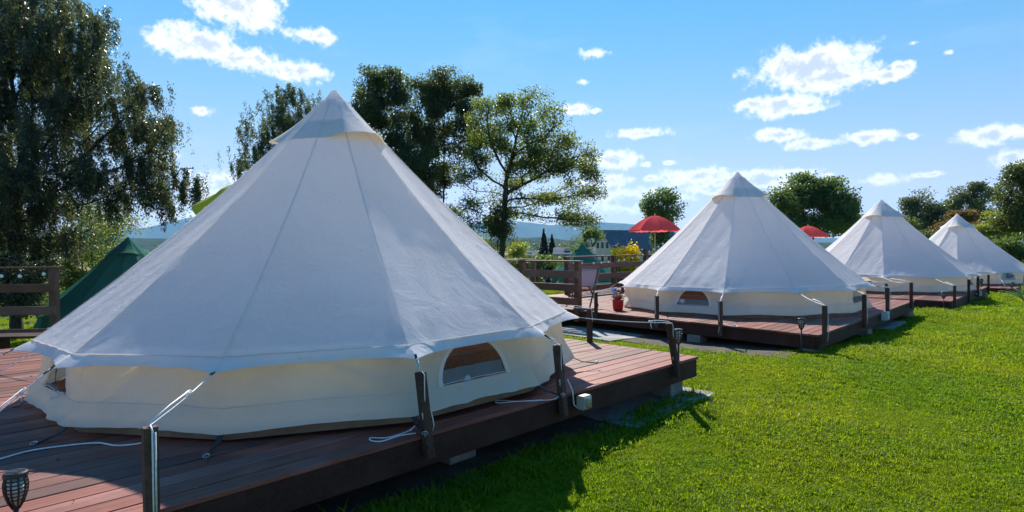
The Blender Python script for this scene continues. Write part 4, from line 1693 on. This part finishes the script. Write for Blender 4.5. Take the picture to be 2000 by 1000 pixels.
def make_tree(name, lobes, d, trunk, label, leaf='leaf_dark', bark='bark', n_attr=500, leaves=30000, L=.10, W=.05, seed=1, fork=.35, step=None, weep=0.0,
              spread=.30, shell=.5, r_tip=.011, group=None, kill=None, cat='tree', up=.2, dscale=1.0, rmin=0.008, trunk_top=None, power=2.35):
    """lobes: crown seen in the photo (centre x, y, half width, half height) at distance d; trunk: photo column of the foot"""
    rng = np.random.default_rng(seed)
    m_px = d / F
    L3 = []
    for (x, y, rx, ry, *rest) in lobes:
        c = at(x, y, d)
        off = rest[0] if rest else rng.uniform(-.35, .35) * rx * m_px
        L3.append((np.array([c.x, d + off, c.z]), np.array([rx * m_px, max(.55 * (rx + ry) * m_px * dscale * .9, .3), ry * m_px])))
    vol = np.array([np.prod(r) ** .75 for _, r in L3])
    cnt = (vol / vol.sum() * n_attr).astype(int) + 3
    att = []
    for (c, r), k in zip(L3, cnt):
        q = rng.normal(size=(k, 3))
        q /= np.linalg.norm(q, axis=1, keepdims=True)
        rad = rng.uniform(0, 1, (k, 1)) ** (1 / 3.0 * (1 - shell) + .12)
        att.append(c + q * r * rad)
    att = np.concatenate(att)
    foot = at(trunk[0], 500, d)
    zf = gz(foot.x, foot.y) - .05
    ztop = trunk_top if trunk_top is not None else zf + (att[:, 2].max() - zf) * fork
    x1 = at(trunk[1] if len(trunk) > 1 else trunk[0], 500, d).x
    nst = max(3, int((ztop - zf) / (step or .35)))
    tp_ = []
    for i in range(nst + 1):
        t = i / nst
        tp_.append((foot.x + (x1 - foot.x) * t ** 1.5 + .05 * math.sin(3 * t + seed), d + .06 * math.sin(4 * t + seed * 2), zf + (ztop - zf) * t))
    st = step or max(.22, .012 * d)
    att = att[att[:, 2] > zf + .35]
    nodes, par = grow(None, tp_, att, rng, st, kill or st * 1.5)
    rad, ch = radii(par, r_tip, power)
    # buttress at the foot
    for i in range(min(nst, 4)):
        rad[i] *= 1 + .35 * (1 - i / 4) ** 2
    root = empty(name, (foot.x, d, zf))
    tag(root, label, cat, group)
    O = np.array([foot.x, d, zf])
    tm = limb_mesh(nodes - O, par, rad, bark, rmin, 6 if d < 40 else 5)
    put('trunk', tm, root)
    # foliage on thin twigs
    thin = np.where(rad < r_tip * 2.6)[0]
    thin = thin[nodes[thin][:, 2] > zf + .3]
    if len(thin) == 0:
        thin = np.arange(len(nodes))
    pick = rng.choice(thin, size=leaves)
    # clumping: some twigs carry much more than others
    wts = rng.gamma(1.1, 1.0, len(nodes))[thin]
    pick = rng.choice(thin, size=leaves, p=wts / wts.sum())
    cen = nodes[pick] + np.clip(rng.normal(size=(leaves, 3)), -1.5, 1.5) * spread * np.array([1, 1, .7])
    dirs = rng.normal(size=(leaves, 3)) + np.array([0, 0, up])
    if weep > 0:
        hang = rng.uniform(0, 1, leaves) ** 1.3 * weep * rng.uniform(.4, 1.0, len(nodes))[pick]
        # strands: a few per twig, leaves stacked along each
        sid = rng.integers(0, 5, leaves)
        so = rng.normal(size=(len(nodes), 5, 3)) * spread * np.array([1, 1, .5])
        cen = nodes[pick] + so[pick, sid] + rng.normal(size=(leaves, 3)) * .045 - np.stack([np.zeros(leaves), np.zeros(leaves), hang], 1)
        cen[:, 0] += hang * .10
        dirs = rng.normal(size=(leaves, 3)) * .75 + np.array([0, 0, -1.0])
    cen[:, 2] = np.maximum(cen[:, 2], zf + .15)
    Ls = L * rng.uniform(.65, 1.3, leaves)
    v, f = leaf_quads(cen - O, dirs, Ls, W * rng.uniform(.7, 1.3, leaves), rng)
    put('crown', np_mesh('crown', v, f, leaf), root)
    return root


# the big weeping tree on the left
make_tree('weeping_tree', [(20, 10, 150, 90), (90, 60, 130, 80), (165, 130, 85, 70), (250, 165, 60, 45), (30, 190, 150, 120), (190, 225, 110, 70), (300, 215, 62, 50),
                           (120, 320, 150, 90), (260, 330, 90, 45), (350, 352, 60, 38), (20, 400, 110, 120), (120, 430, 80, 55), (310, 400, 50, 22), (20, 500, 90, 60),
                           (-110, 80, 150, 160), (-120, 300, 140, 190)], 17.0, (30, 40),
          'huge dark weeping tree filling the left side of the photo', 'leaf_willow', 'bark', 1900, 400000, .088, .030, 21, .42, .32, .95, .20, .35, .012, up=-.5, power=2.25)
# slim trees under it, in front of the valley
make_tree('slender_tree', [(150, 430, 30, 30), (165, 470, 40, 25), (190, 440, 30, 25)], 25.0, (157, 155), 'slim tree with a thin upright stem left of the green tent, leftmost of three', 'leaf_ash', 'bark', 90, 3800, .10, .05, 31, .8, spread=.35, group='slim trees left of the green tent')
make_tree('slender_tree', [(180, 425, 26, 28), (205, 460, 30, 22)], 26.0, (178, 180), 'slim tree with a thin upright stem left of the green tent, middle of three', 'leaf_ash', 'bark', 80, 3200, .10, .05, 32, .8, spread=.35, group='slim trees left of the green tent')
make_tree('slender_tree', [(235, 430, 34, 26), (215, 455, 30, 20), (262, 447, 20, 16)], 27.0, (192, 228), 'leaning slim tree just left of the green tent peak', 'leaf_ash', 'bark', 80, 3200, .10, .05, 33, .75, spread=.35, group='slim trees left of the green tent')
# weeping birch behind the large tent
make_tree('birch_tree', [(575, 200, 52, 36), (540, 240, 58, 45), (498, 285, 34, 40), (500, 330, 34, 30), (470, 345, 20, 20), (590, 265, 60, 60), (640, 235, 45, 45), (560, 330, 80, 50), (492, 318, 22, 24), (610, 380, 90, 60)], 27.0, (610, 600),
          'weeping birch showing left of the large tent peak', 'leaf_birch', 'bark_pale', 900, 105000, .095, .036, 22, .5, weep=.85, spread=.34, r_tip=.01, up=-.4)
# tall dark trees behind the peak
make_tree('tall_tree', [(725, 165, 30, 38), (770, 165, 26, 32), (722, 225, 38, 40), (765, 235, 40, 45), (700, 235, 16, 26), (745, 300, 50, 50), (800, 330, 55, 50), (790, 390, 50, 40), (745, 370, 50, 40)], 31.0, (775, 770),
          'tall dark tree with two tops right of the large tent peak', 'leaf_dark', 'bark', 620, 54000, .125, .072, 23, .4, spread=.28, shell=.75)
make_tree('tall_tree', [(865, 158, 42, 26), (905, 170, 34, 28), (835, 180, 36, 34), (870, 215, 60, 42), (835, 260, 50, 48), (905, 255, 40, 45), (860, 320, 50, 44), (830, 360, 40, 40), (895, 330, 30, 34), (850, 420, 60, 30)], 33.0, (868, 866),
          'tall dark tree with a straight stem left of the spreading tree', 'leaf_dark', 'bark', 620, 54000, .125, .072, 24, .34, spread=.28, shell=.75)
# the spreading tree with bare limbs
make_tree('spreading_tree', [(1005, 212, 50, 32), (960, 235, 44, 40), (1055, 225, 48, 36), (1085, 262, 45, 40), (1010, 275, 75, 44), (1120, 305, 46, 34), (1148, 322, 24, 26), (940, 290, 34, 44), (1060, 320, 70, 36),
                             (1135, 362, 42, 24), (1155, 392, 24, 20), (1090, 385, 56, 24), (925, 345, 28, 34), (925, 395, 34, 28), (1120, 425, 50, 20), (1150, 440, 30, 14), (940, 440, 40, 14), (1000, 345, 50, 26)], 27.0, (975, 988),
          'spreading tree with open crown and dark trunk in the middle', 'leaf_ash', 'bark', 900, 44000, .105, .058, 25, .16, spread=.24, r_tip=.019, power=2.15, shell=.8, trunk_top=4.4)
# leafy sprouts on its trunk
make_tree('shrub', [(975, 425, 26, 34), (985, 450, 22, 26)], 26.6, (972, 975), 'dark ivy growing round the trunk of the spreading tree', 'leaf_dark', 'bark', 70, 4200, .10, .07, 41, .7, spread=.22, cat='ivy')
# trees behind the second tent and on the right
make_tree('round_tree', [(1292, 398, 28, 24), (1312, 408, 26, 18), (1275, 412, 22, 18), (1295, 425, 42, 18)], 64.0, (1292, 1292), 'small round tree behind the left red parasol', 'leaf_green', 'bark', 150, 9000, .26, .16, 26, .4, spread=.55, r_tip=.02)
make_tree('round_tree', [(1590, 370, 48, 30), (1550, 385, 44, 32), (1628, 390, 40, 34), (1585, 410, 75, 34), (1540, 420, 40, 26), (1640, 425, 36, 26), (1590, 445, 70, 26)], 50.0, (1590, 1590), 'large round tree between the second and third cream tents', 'leaf_green', 'bark', 320, 26000, .22, .14, 27, .35, spread=.50, r_tip=.018)
make_tree('poplar_tree', [(1800, 395, 22, 26), (1795, 425, 26, 34), (1825, 400, 18, 32), (1830, 435, 26, 30), (1790, 455, 30, 24)], 66.0, (1805, 1805), 'loose pale green poplar behind the third tent', 'leaf_grey', 'bark', 220, 15000, .24, .14, 28, .4, spread=.55, r_tip=.02)
make_tree('poplar_tree', [(1895, 380, 36, 26), (1880, 405, 36, 34), (1915, 405, 28, 36), (1895, 435, 44, 34), (1870, 440, 30, 26)], 74.0, (1897, 1897), 'dense rounded poplar behind the farthest tent', 'leaf_grey', 'bark', 260, 22000, .24, .14, 29, .4, spread=.5, r_tip=.02)
make_tree('broadleaf_tree', [(1982, 345, 28, 28), (1965, 370, 22, 22), (1998, 385, 36, 34), (1978, 405, 30, 26), (2040, 360, 40, 50), (2000, 430, 40, 30)], 42.0, (2000, 2000), 'dark tree at the right edge of the photo', 'leaf_dark', 'bark', 260, 20000, .18, .11, 30, .35, spread=.42, r_tip=.016)
make_tree('broadleaf_tree', [(1868, 430, 26, 18), (1845, 445, 24, 16), (1890, 450, 24, 24), (1862, 462, 36, 22)], 58.0, (1866, 1866), 'rust tinged tree between the third and the farthest tent', 'leaf_brown', 'bark', 160, 9500, .22, .14, 34, .3, spread=.45, r_tip=.018)
make_tree('broadleaf_tree', [(1945, 425, 22, 18), (1965, 438, 28, 18), (1985, 455, 26, 18), (1935, 450, 20, 20)], 46.0, (1955, 1955), 'yellow green tree below the dark tree at the right', 'leaf_lime', 'bark', 160, 8500, .18, .11, 35, .3, spread=.40, r_tip=.016)
make_tree('bush', [(1962, 478, 32, 24), (1945, 500, 30, 22), (1985, 500, 30, 26), (1920, 478, 26, 20)], 37.0, (1962, 1962), 'round green bush behind the farthest tent', 'leaf_green', 'bark', 200, 15000, .13, .08, 36, .2, spread=.32, r_tip=.014, cat='bush')
make_tree('bush', [(1905, 462, 22, 20), (1925, 490, 30, 26), (1760, 450, 30, 24), (1735, 462, 30, 20)], 52.0, (1900, 1900), 'dark green bushes showing beside the farthest tent slope', 'leaf_dark', 'bark', 160, 9000, .18, .11, 37, .2, spread=.45, r_tip=.016, cat='bush')
make_tree('bush', [(1700, 445, 40, 18), (1662, 448, 26, 14)], 62.0, (1690, 1690), 'low bushes behind the third tent peak', 'leaf_green', 'bark', 120, 6000, .22, .14, 38, .2, spread=.5, r_tip=.018, cat='bush')
# behind the middle railing
make_tree('bush', [(1020, 490, 24, 14), (1000, 500, 22, 12)], 46.0, (1012, 1012), 'lime green bush right of the spreading trunk', 'leaf_lime', 'bark', 90, 3800, .16, .1, 42, .2, spread=.35, cat='bush', r_tip=.014)
make_tree('bush', [(930, 470, 28, 20), (900, 460, 30, 22), (945, 492, 30, 16)], 48.0, (925, 925), 'green bushes left of the spreading trunk above the tent slope', 'leaf_ash', 'bark', 120, 5200, .16, .1, 43, .2, spread=.4, cat='bush', r_tip=.014)
make_tree('bush', [(1045, 515, 34, 10), (1000, 516, 26, 10), (1085, 512, 30, 9)], 30.0, (1045, 1045), 'low hedge behind the near middle railing', 'leaf_green', 'bark', 140, 5200, .10, .06, 44, .2, spread=.25, cat='hedge', r_tip=.01)
make_tree('broadleaf_tree', [(1054, 478, 16, 17), (1040, 488, 14, 12)], 108.0, (1054, 1054), 'dark round tree in the village left of the firs', 'leaf_dark', 'bark', 90, 4200, .34, .22, 45, .3, spread=.6, r_tip=.03)
make_tree('broadleaf_tree', [(1110, 478, 22, 13), (1135, 470, 22, 14), (1098, 485, 18, 10)], 112.0, (1115, 1115), 'green tree in the village left of the slate roofed house', 'leaf_grey', 'bark', 100, 5200, .34, .22, 46, .3, spread=.7, r_tip=.03)
make_tree('broadleaf_tree', [(1150, 462, 26, 22), (1140, 485, 26, 14)], 92.0, (1150, 1150), 'tree hiding the left corner of the slate roofed house', 'leaf_green', 'bark', 100, 5200, .3, .2, 47, .3, spread=.6, r_tip=.03)
make_tree('broadleaf_tree', [(990, 480, 14, 14), (1008, 484, 14, 10)], 100.0, (998, 998), 'small dark tree in the valley beside the spreading trunk', 'leaf_dark', 'bark', 70, 3000, .3, .2, 48, .3, spread=.6, r_tip=.03)
# left, around the green tent
make_tree('bush', [(330, 492, 24, 16), (305, 500, 20, 14), (350, 500, 20, 14)], 24.0, (330, 330), 'leafy green bush right of the green tent peak', 'leaf_ash', 'bark', 110, 4800, .09, .055, 51, .2, spread=.22, cat='bush', r_tip=.01)
make_tree('shrub', [(350, 470, 8, 20), (345, 488, 12, 14)], 21.0, (350, 350), 'tall pale shoot rising from the bush by the large tent', 'leaf_grey', 'bark', 30, 700, .08, .04, 52, .6, spread=.12, cat='shrub', r_tip=.008)
make_tree('bush', [(20, 545, 60, 40), (70, 540, 26, 36), (40, 590, 50, 30), (-40, 560, 60, 50)], 15.5, (30, 30), 'dark shrubs behind the railing on the left', 'leaf_willow', 'bark', 220, 12000, .085, .045, 53, .2, spread=.22, cat='bush', r_tip=.01)
make_tree('bush', [(140, 535, 26, 34), (125, 570, 20, 30)], 25.0, (135, 135), 'light green bush beside the railing post on the left', 'leaf_ash', 'bark', 120, 5200, .08, .045, 54, .2, spread=.2, cat='bush', r_tip=.01)
make_tree('bush', [(170, 508, 26, 14), (205, 505, 24, 12), (230, 500, 20, 14)], 32.0, (190, 190), 'low bushes at the feet of the slim trees', 'leaf_ash', 'bark', 110, 4600, .11, .07, 55, .2, spread=.3, cat='bush', r_tip=.012)


# fir trees in the village -------------------------------------------------
def fir(x, ytop, d, label, seed):
    rng = np.random.default_rng(seed)
    p = at(x, ytop, d)
    zf = gz(p.x, p.y)
    h = p.z - zf
    root = empty('fir_tree', (p.x, p.y, zf))
    tag(root, label, 'tree', 'fir trees in the village')
    MB().lathe([(.22, 0), (.12, h * .5), (.02, h * .98)], 8).build('trunk', 'bark', root)
    n = 5200
    t = rng.uniform(0, 1, n) ** .8
    a = rng.uniform(0, 2 * math.pi, n)
    tier = np.floor(t * 14) / 14
    rr = (1 - t) * h * .20 * rng.uniform(.25, 1.0, n) ** .6 * (.75 + .35 * np.sin(tier * 40 + a * 3))
    cen = np.stack([rr * np.cos(a), rr * np.sin(a), h * (.05 + .95 * t) - rr * .25], 1)
    dirs = np.stack([np.cos(a), np.sin(a), -np.full(n, .55)], 1) + rng.normal(size=(n, 3)) * .25
    v, f = leaf_quads(cen, dirs, (.75 * (1 - t) + .12) * rng.uniform(.4, 1.3, n), .15, rng)
    put('crown', np_mesh('crown', v, f, 'leaf_fir'), root)


fir(1062, 446, 104, 'taller fir of the two in the village', 61)
fir(1078, 457, 100, 'shorter fir of the two in the village', 62)

# yellow flowering shrubs behind the far railing
for k, (x, y, rx, ry, lab) in enumerate(((1208, 505, 12, 14, 'yellow flowering shrub behind the railing, nearest the green tent'), (1226, 512, 13, 24, 'yellow flowering shrub behind the railing, next to the tall rail post'), (1236, 495, 9, 9, 'yellow flowering shrub tip behind the tall rail post'))):
    d = 22.0
    rng = np.random.default_rng(70 + k)
    c = at(x, y, d)
    zf = gz(c.x, d)
    s = d / F
    root = empty('flowering_shrub', (c.x, d, zf))
    tag(root, lab, 'shrub', 'yellow flowering shrubs')
    m = MB()
    tips_ = []
    for q in range(14):
        e = np.array([rng.normal() * rx * s * .6, rng.normal() * .25, c.z - zf + rng.normal() * ry * s * .6])
        tips_.append(e)
        m.tube([(e[0] * .15, e[1] * .15, 0), (e[0] * .5, e[1] * .5, e[2] * .6), tuple(e)], [.012, .008, .004], 5)
    m.build('stem', 'bark', root)
    tips_ = np.array(tips_)
    pk = rng.integers(0, 14, 700)
    v, f = leaf_quads(tips_[pk] * np.stack([np.ones(700), np.ones(700), rng.uniform(.35, 1.0, 700)], 1) + rng.normal(size=(700, 3)) * .06, rng.normal(size=(700, 3)), .08, .04, rng)
    put('foliage', np_mesh('foliage', v, f, 'leaf_lime'), root)
    pk = rng.integers(0, 14, 900)
    v, f = leaf_quads(tips_[pk] + rng.normal(size=(900, 3)) * (.07, .07, .12), rng.normal(size=(900, 3)), .085, .07, rng)
    put('flowers', np_mesh('flowers', v, f, 'petal_yellow'), root)


# broad grassy leaves reaching in at the edges
def leafy_plant(loc, n, L, label, seed, mat='leaf_lime', w=.03, name='fan_plant', arch=.5):
    rng = random.Random(seed)
    root = empty(name, loc)
    tag(root, label, 'plant')
    for k in range(n):
        a = rng.uniform(0, 2 * math.pi)
        le = L * rng.uniform(.7, 1.1)
        tilt_ = rng.uniform(.15, 1.1)
        m = MB()

        def fn(u, v):
            r = le * (v * math.sin(tilt_) + .1 * v * v)
            z = le * (v * math.cos(tilt_) - arch * v * v * math.sin(tilt_))
            ww = w * math.sin(math.pi * min(1, .08 + v * .92)) * (u - .5) * 2
            return (r * math.cos(a) - ww * math.sin(a), r * math.sin(a) + ww * math.cos(a), max(.01, z) + abs(u - .5) * w * .3)
        m.grid(fn, 2, 8)
        m.build('leaf', mat, root, True)
    return root


p = at(2004, 560, 17.5)
leafy_plant((p.x, p.y, gz(p.x, p.y)), 26, .95, 'fan leaved plant at the right edge beside the farthest deck', 5, 'leaf_green', .05)
p = onz(-20, 800, DECK_Z[0])
leafy_plant((p.x - .25, p.y, DECK_Z[0]), 12, .42, 'spiky leaved plant reaching in at the left edge of the photo', 6, 'leaf_lime', .012)
p = onz(-30, 640, 0.0)
leafy_plant((p.x - .2, p.y, gz(p.x, p.y)), 14, 1.0, 'long leaved plant in front of the left railing end', 8, 'leaf_lime', .02)


# ================================================================== village houses
def house(name, corner, yaw, length, width, eave, ridge, label, wins, wallm='house_wall', roofm='house_roof', zf=None):
    """corner = near gable corner; ridge runs along local +X"""
    z0 = zf
    root = empty(name, (corner[0], corner[1], z0), (0, 0, yaw))
    tag(root, label, 'house')
    m = MB()
    m.v = [(0, 0, 0), (length, 0, 0), (length, width, 0), (0, width, 0), (0, 0, eave), (length, 0, eave), (length, width, eave), (0, width, eave), (0, width / 2, ridge), (length, width / 2, ridge)]
    m.f = [(0, 1, 5, 4), (1, 2, 6, 9, 5), (2, 3, 7, 6), (3, 0, 4, 8, 7)]
    m.build('wall', wallm, root)
    sl = (ridge - eave) / (width / 2)
    ov = .45
    for s_ in (0, 1):
        y0 = -ov if s_ == 0 else width + ov
        z_e = eave - sl * ov
        m = MB()
        a = [(-ov, y0, z_e + .06), (length + ov, y0, z_e + .06), (length + ov, width / 2, ridge + .06), (-ov, width / 2, ridge + .06)]
        b = [(x, y, z + .18) for x, y, z in a]
        m.v = a + b
        m.f = [(3, 2, 1, 0), (4, 5, 6, 7), (0, 1, 5, 4), (1, 2, 6, 5), (2, 3, 7, 6), (3, 0, 4, 7)]
        rf = m.build('roof', roofm, root)
        if s_ == 0:
            for q in (.3, .62):
                MB().box((length * q, width * .22, eave + sl * width * .22 + .33), (.9, 1.0, .12), Matrix.Rotation(math.atan(sl), 3, 'X')).build('roof_window', 'window_glass', rf)
            MB().box((length * .45, width / 2 - .5, ridge + .4), (.7, .7, 1.6)).build('chimney', 'house_wall', rf)
    for (face, a, z, w, h) in wins:
        if face == 'g':
            w_ = MB().box((-.02, a, z), (.06, w + .2, h + .2)).build('window', 'white_paint', root)
            MB().box((-.055, a, z), (.03, w, h)).build('pane', 'window_glass', w_)
        else:
            w_ = MB().box((a, -.02, z), (w + .2, .06, h + .2)).build('window', 'white_paint', root)
            MB().box((a, -.055, z), (w, .03, h)).build('pane', 'window_glass', w_)
    return root


Dh = 125.0
cg = at(1201, 489, Dh)
zf = gz(cg.x, cg.y) - 1.0
ev = cg.z - zf
rdg = ev + (at(1178, 451, Dh + 3).z - cg.z)
# gable faces the viewer's left
house('village_house', (cg.x, cg.y), R(28), 20.0, 8.6, ev, rdg, 'cream house with slate grey gable roof beyond the railing',
      [('g', 2.6, ev + 1.1, 1.0, 1.4), ('g', 4.3, ev + 1.1, 1.0, 1.4), ('g', 6.0, ev + 1.1, 1.0, 1.4), ('g', 4.3, ev + 3.0, .8, 1.0), ('g', 2.0, ev - 1.8, 1.0, 1.4), ('g', 4.3, ev - 1.8, 1.0, 1.4), ('g', 6.6, ev - 1.8, 1.0, 1.4),
       ('s', 2.5, ev - 1.8, 1.1, 1.4), ('s', 6.0, ev - 1.8, 1.1, 1.4), ('s', 9.5, ev - 1.8, 1.1, 1.4), ('s', 13.0, ev - 1.8, 1.1, 1.4)], zf=zf)
c = at(1085, 497, 95)
zf = gz(c.x, c.y) - .5
house('village_shed', (c.x, c.y), R(-8), 6.0, 4.0, c.z - zf, c.z - zf + .9, 'low building with pale roof in the village beside the firs', [('s', 1.5, c.z - zf - .8, .8, .8), ('s', 4.2, c.z - zf - .8, .8, .8)], 'house_wall', 'house_roof_pale', zf)
c = at(982, 500, 120)
zf = gz(c.x, c.y) - .5
house('village_shed', (c.x, c.y), R(4), 9.0, 5.0, c.z - zf, c.z - zf + .8, 'long pale blue roofed building behind the spreading trunk', [('s', 2, c.z - zf - .8, .9, .9), ('s', 6, c.z - zf - .8, .9, .9)], 'house_wall', 'house_roof_pale', zf)


# ================================================================== grass
def build_grass():
    rng = np.random.default_rng(99)
    src = bpy.data.collections.new('grass_tufts')
    for k in range(6):
        nb = 22
        v, f = [], []
        clover = k == 5
        for b in range(nb):
            a = rng.uniform(0, 2 * math.pi)
            r = rng.uniform(0, .055)
            x, y = r * math.cos(a), r * math.sin(a)
            h = rng.uniform(.010, .030) * (1.35 if k == 4 else 1)
            la = rng.uniform(0, 2 * math.pi)
            ln = rng.uniform(.2, 1.3) * h
            w = rng.uniform(.0016, .0030)
            if clover:
                h *= .6
                w = .008
                ln = h * .6
            sx, sy = -math.sin(la) * w, math.cos(la) * w
            b0 = len(v)
            v += [(x - sx, y - sy, -.006), (x + sx, y + sy, -.006), (x + sx + ln * .35 * math.cos(la), y + sy + ln * .35 * math.sin(la), h * .6),
                  (x - sx + ln * .35 * math.cos(la), y - sy + ln * .35 * math.sin(la), h * .6), (x + ln * math.cos(la), y + ln * math.sin(la), h)]
            f += [(b0, b0 + 1, b0 + 2, b0 + 3), (b0 + 3, b0 + 2, b0 + 4)]
        m = MB()
        m.v, m.f = v, f
        o = bpy.data.objects.new('grass_tuft', m.mesh('grass_tuft', 'grass_blade'))
        src.objects.link(o)
    # scatter points on the lawn in view, denser near the camera
    pts = []

    def inside_deck(x, y, C, du_, dv_, lu, lv, mrg):
        du_, dv_ = np.array(du_[:2]), np.array(dv_[:2])
        M = np.linalg.inv(np.array([du_, dv_]).T)
        q = M @ np.stack([x - C[0], y - C[1]])
        return (q[0] > mrg) & (q[0] < lu - mrg) & (q[1] > mrg) & (q[1] < lv)
    for (r0, r1, dens, sc) in ((2.6, 6.0, 900, .85), (6.0, 10.0, 480, 1.0), (10.0, 17.0, 190, 1.35), (17.0, 30.0, 45, 2.0)):
        n = int(dens * (R(108)) * (r1 * r1 - r0 * r0) / 2)
        r = np.sqrt(rng.uniform(r0 * r0, r1 * r1, n))
        a = rng.uniform(R(-46), R(62), n)
        x, y = r * np.sin(a), r * np.cos(a)
        bad = inside_deck(x, y, D1c, du1, dv1, 8.3, 6.7, .06) | inside_deck(x, y, D2c, du2, dv2, 7.0, 7.6, .06) | inside_deck(x, y, (D2c[0] - .7 * du2[0] + .4 * dv2[0], D2c[1] - .7 * du2[1] + .4 * dv2[1]), du2, dv2, 2.0, 6.0, .06) | inside_deck(x, y, D3c, du3, dv3, 6.7, 6.8, .1) | inside_deck(x, y, D4c, du3, dv3, 6.9, 6.6, .05)
        x, y = x[~bad], y[~bad]
        # only where the lawn can be seen
        v_ = -0.709 * x + 0.705 * y
        keep = (v_ < 3.6) | (r[~bad] > 6)
        x, y = x[keep], y[keep]
        z = np.array([gz(p, q) for p, q in zip(x, y)])
        patch = .5 + .5 * np.sin(x * 1.7 + 1.1 * np.sin(y * 1.3)) * np.sin(y * 1.9 + 1.3 * np.sin(x * .9))
        s = sc * rng.uniform(.65, 1.35, len(x)) * (.75 + .5 * patch)
        # longer fringe along the foot of the foreground deck
        e = v_[keep] - (-0.709 * D1c[0] + 0.705 * D1c[1])
        s = np.where((e > -.34) & (e < .1) & (x < 2.2), s * rng.uniform(1.2, 2.6, len(x)), s)
        pts.append(np.stack([x, y, z, s], 1))
    P = np.concatenate(pts)
    me = bpy.data.meshes.new('grass')
    me.vertices.add(len(P))
    me.vertices.foreach_set('co', P[:, :3].astype(np.float32).ravel())
    at_ = me.attributes.new('tuft_scale', 'FLOAT', 'POINT')
    at_.data.foreach_set('value', P[:, 3].astype(np.float32))
    ar = me.attributes.new('tuft_turn', 'FLOAT_VECTOR', 'POINT')
    rot = np.stack([rng.normal(0, .12, len(P)), rng.normal(0, .12, len(P)), rng.uniform(0, 6.283, len(P))], 1)
    ar.data.foreach_set('vector', rot.astype(np.float32).ravel())
    me.materials.append(MATS['grass_blade'])
    o = put('grass', me)
    tag(o, 'short sunlit green grass of the lawn', None, kind='stuff')
    ng = bpy.data.node_groups.new('grass_scatter', 'GeometryNodeTree')
    ng.interface.new_socket('Geometry', in_out='INPUT', socket_type='NodeSocketGeometry')
    ng.interface.new_socket('Geometry', in_out='OUTPUT', socket_type='NodeSocketGeometry')
    gi, go = ng.nodes.new('NodeGroupInput'), ng.nodes.new('NodeGroupOutput')
    ci = ng.nodes.new('GeometryNodeCollectionInfo')
    ci.inputs['Collection'].default_value = src
    ci.inputs['Separate Children'].default_value = True
    ci.inputs['Reset Children'].default_value = True
    ip = ng.nodes.new('GeometryNodeInstanceOnPoints')
    ip.inputs['Pick Instance'].default_value = True
    a1 = ng.nodes.new('GeometryNodeInputNamedAttribute')
    a1.data_type = 'FLOAT'
    a1.inputs['Name'].default_value = 'tuft_scale'
    a2 = ng.nodes.new('GeometryNodeInputNamedAttribute')
    a2.data_type = 'FLOAT_VECTOR'
    a2.inputs['Name'].default_value = 'tuft_turn'
    ng.links.new(gi.outputs[0], ip.inputs['Points'])
    ng.links.new(ci.outputs[0], ip.inputs['Instance'])
    ng.links.new(a2.outputs['Attribute'], ip.inputs['Rotation'])
    ng.links.new(a1.outputs['Attribute'], ip.inputs['Scale'])
    ng.links.new(ip.outputs[0], go.inputs[0])
    md = o.modifiers.new('scatter', 'NODES')
    md.node_group = ng
    return len(P)


build_grass()


# a few dry leaves blown onto the planks and the lawn
def litter():
    rng = np.random.default_rng(17)
    pts = []
    for (C, du_, dv_, lu, lv, z, n) in ((D1c, du1, dv1, 8.0, 6.4, DECK_Z[0], 150), (D2c, du2, dv2, 6.8, 7.2, DECK_Z[1], 120)):
        a, b = rng.uniform(.1, lu, n), rng.uniform(.08, lv, n)
        pts.append(np.stack([C[0] + du_[0] * a + dv_[0] * b, C[1] + du_[1] * a + dv_[1] * b, np.full(n, z + .006)], 1))
    x, y = rng.uniform(1.5, 9, 170), rng.uniform(3.5, 9, 170)
    ok = (-0.709 * x + 0.705 * y) < 2.6
    pts.append(np.stack([x[ok], y[ok], np.array([gz(p, q) + .03 for p, q in zip(x[ok], y[ok])])], 1))
    P = np.concatenate(pts)
    n = len(P)
    d = rng.normal(size=(n, 3)) * (1, 1, .12)
    v, f = leaf_quads(P, d, rng.uniform(.018, .04, n), rng.uniform(.01, .022, n), rng)
    v[:, 2] = np.clip(v[:, 2], np.repeat(P[:, 2], 4) - .002, np.repeat(P[:, 2], 4) + .008)
    tag(put('fallen_leaves', np_mesh('fallen_leaves', v, f, 'leaf_brown')), 'dry leaves scattered on the planks and lawn', kind='stuff')


litter()
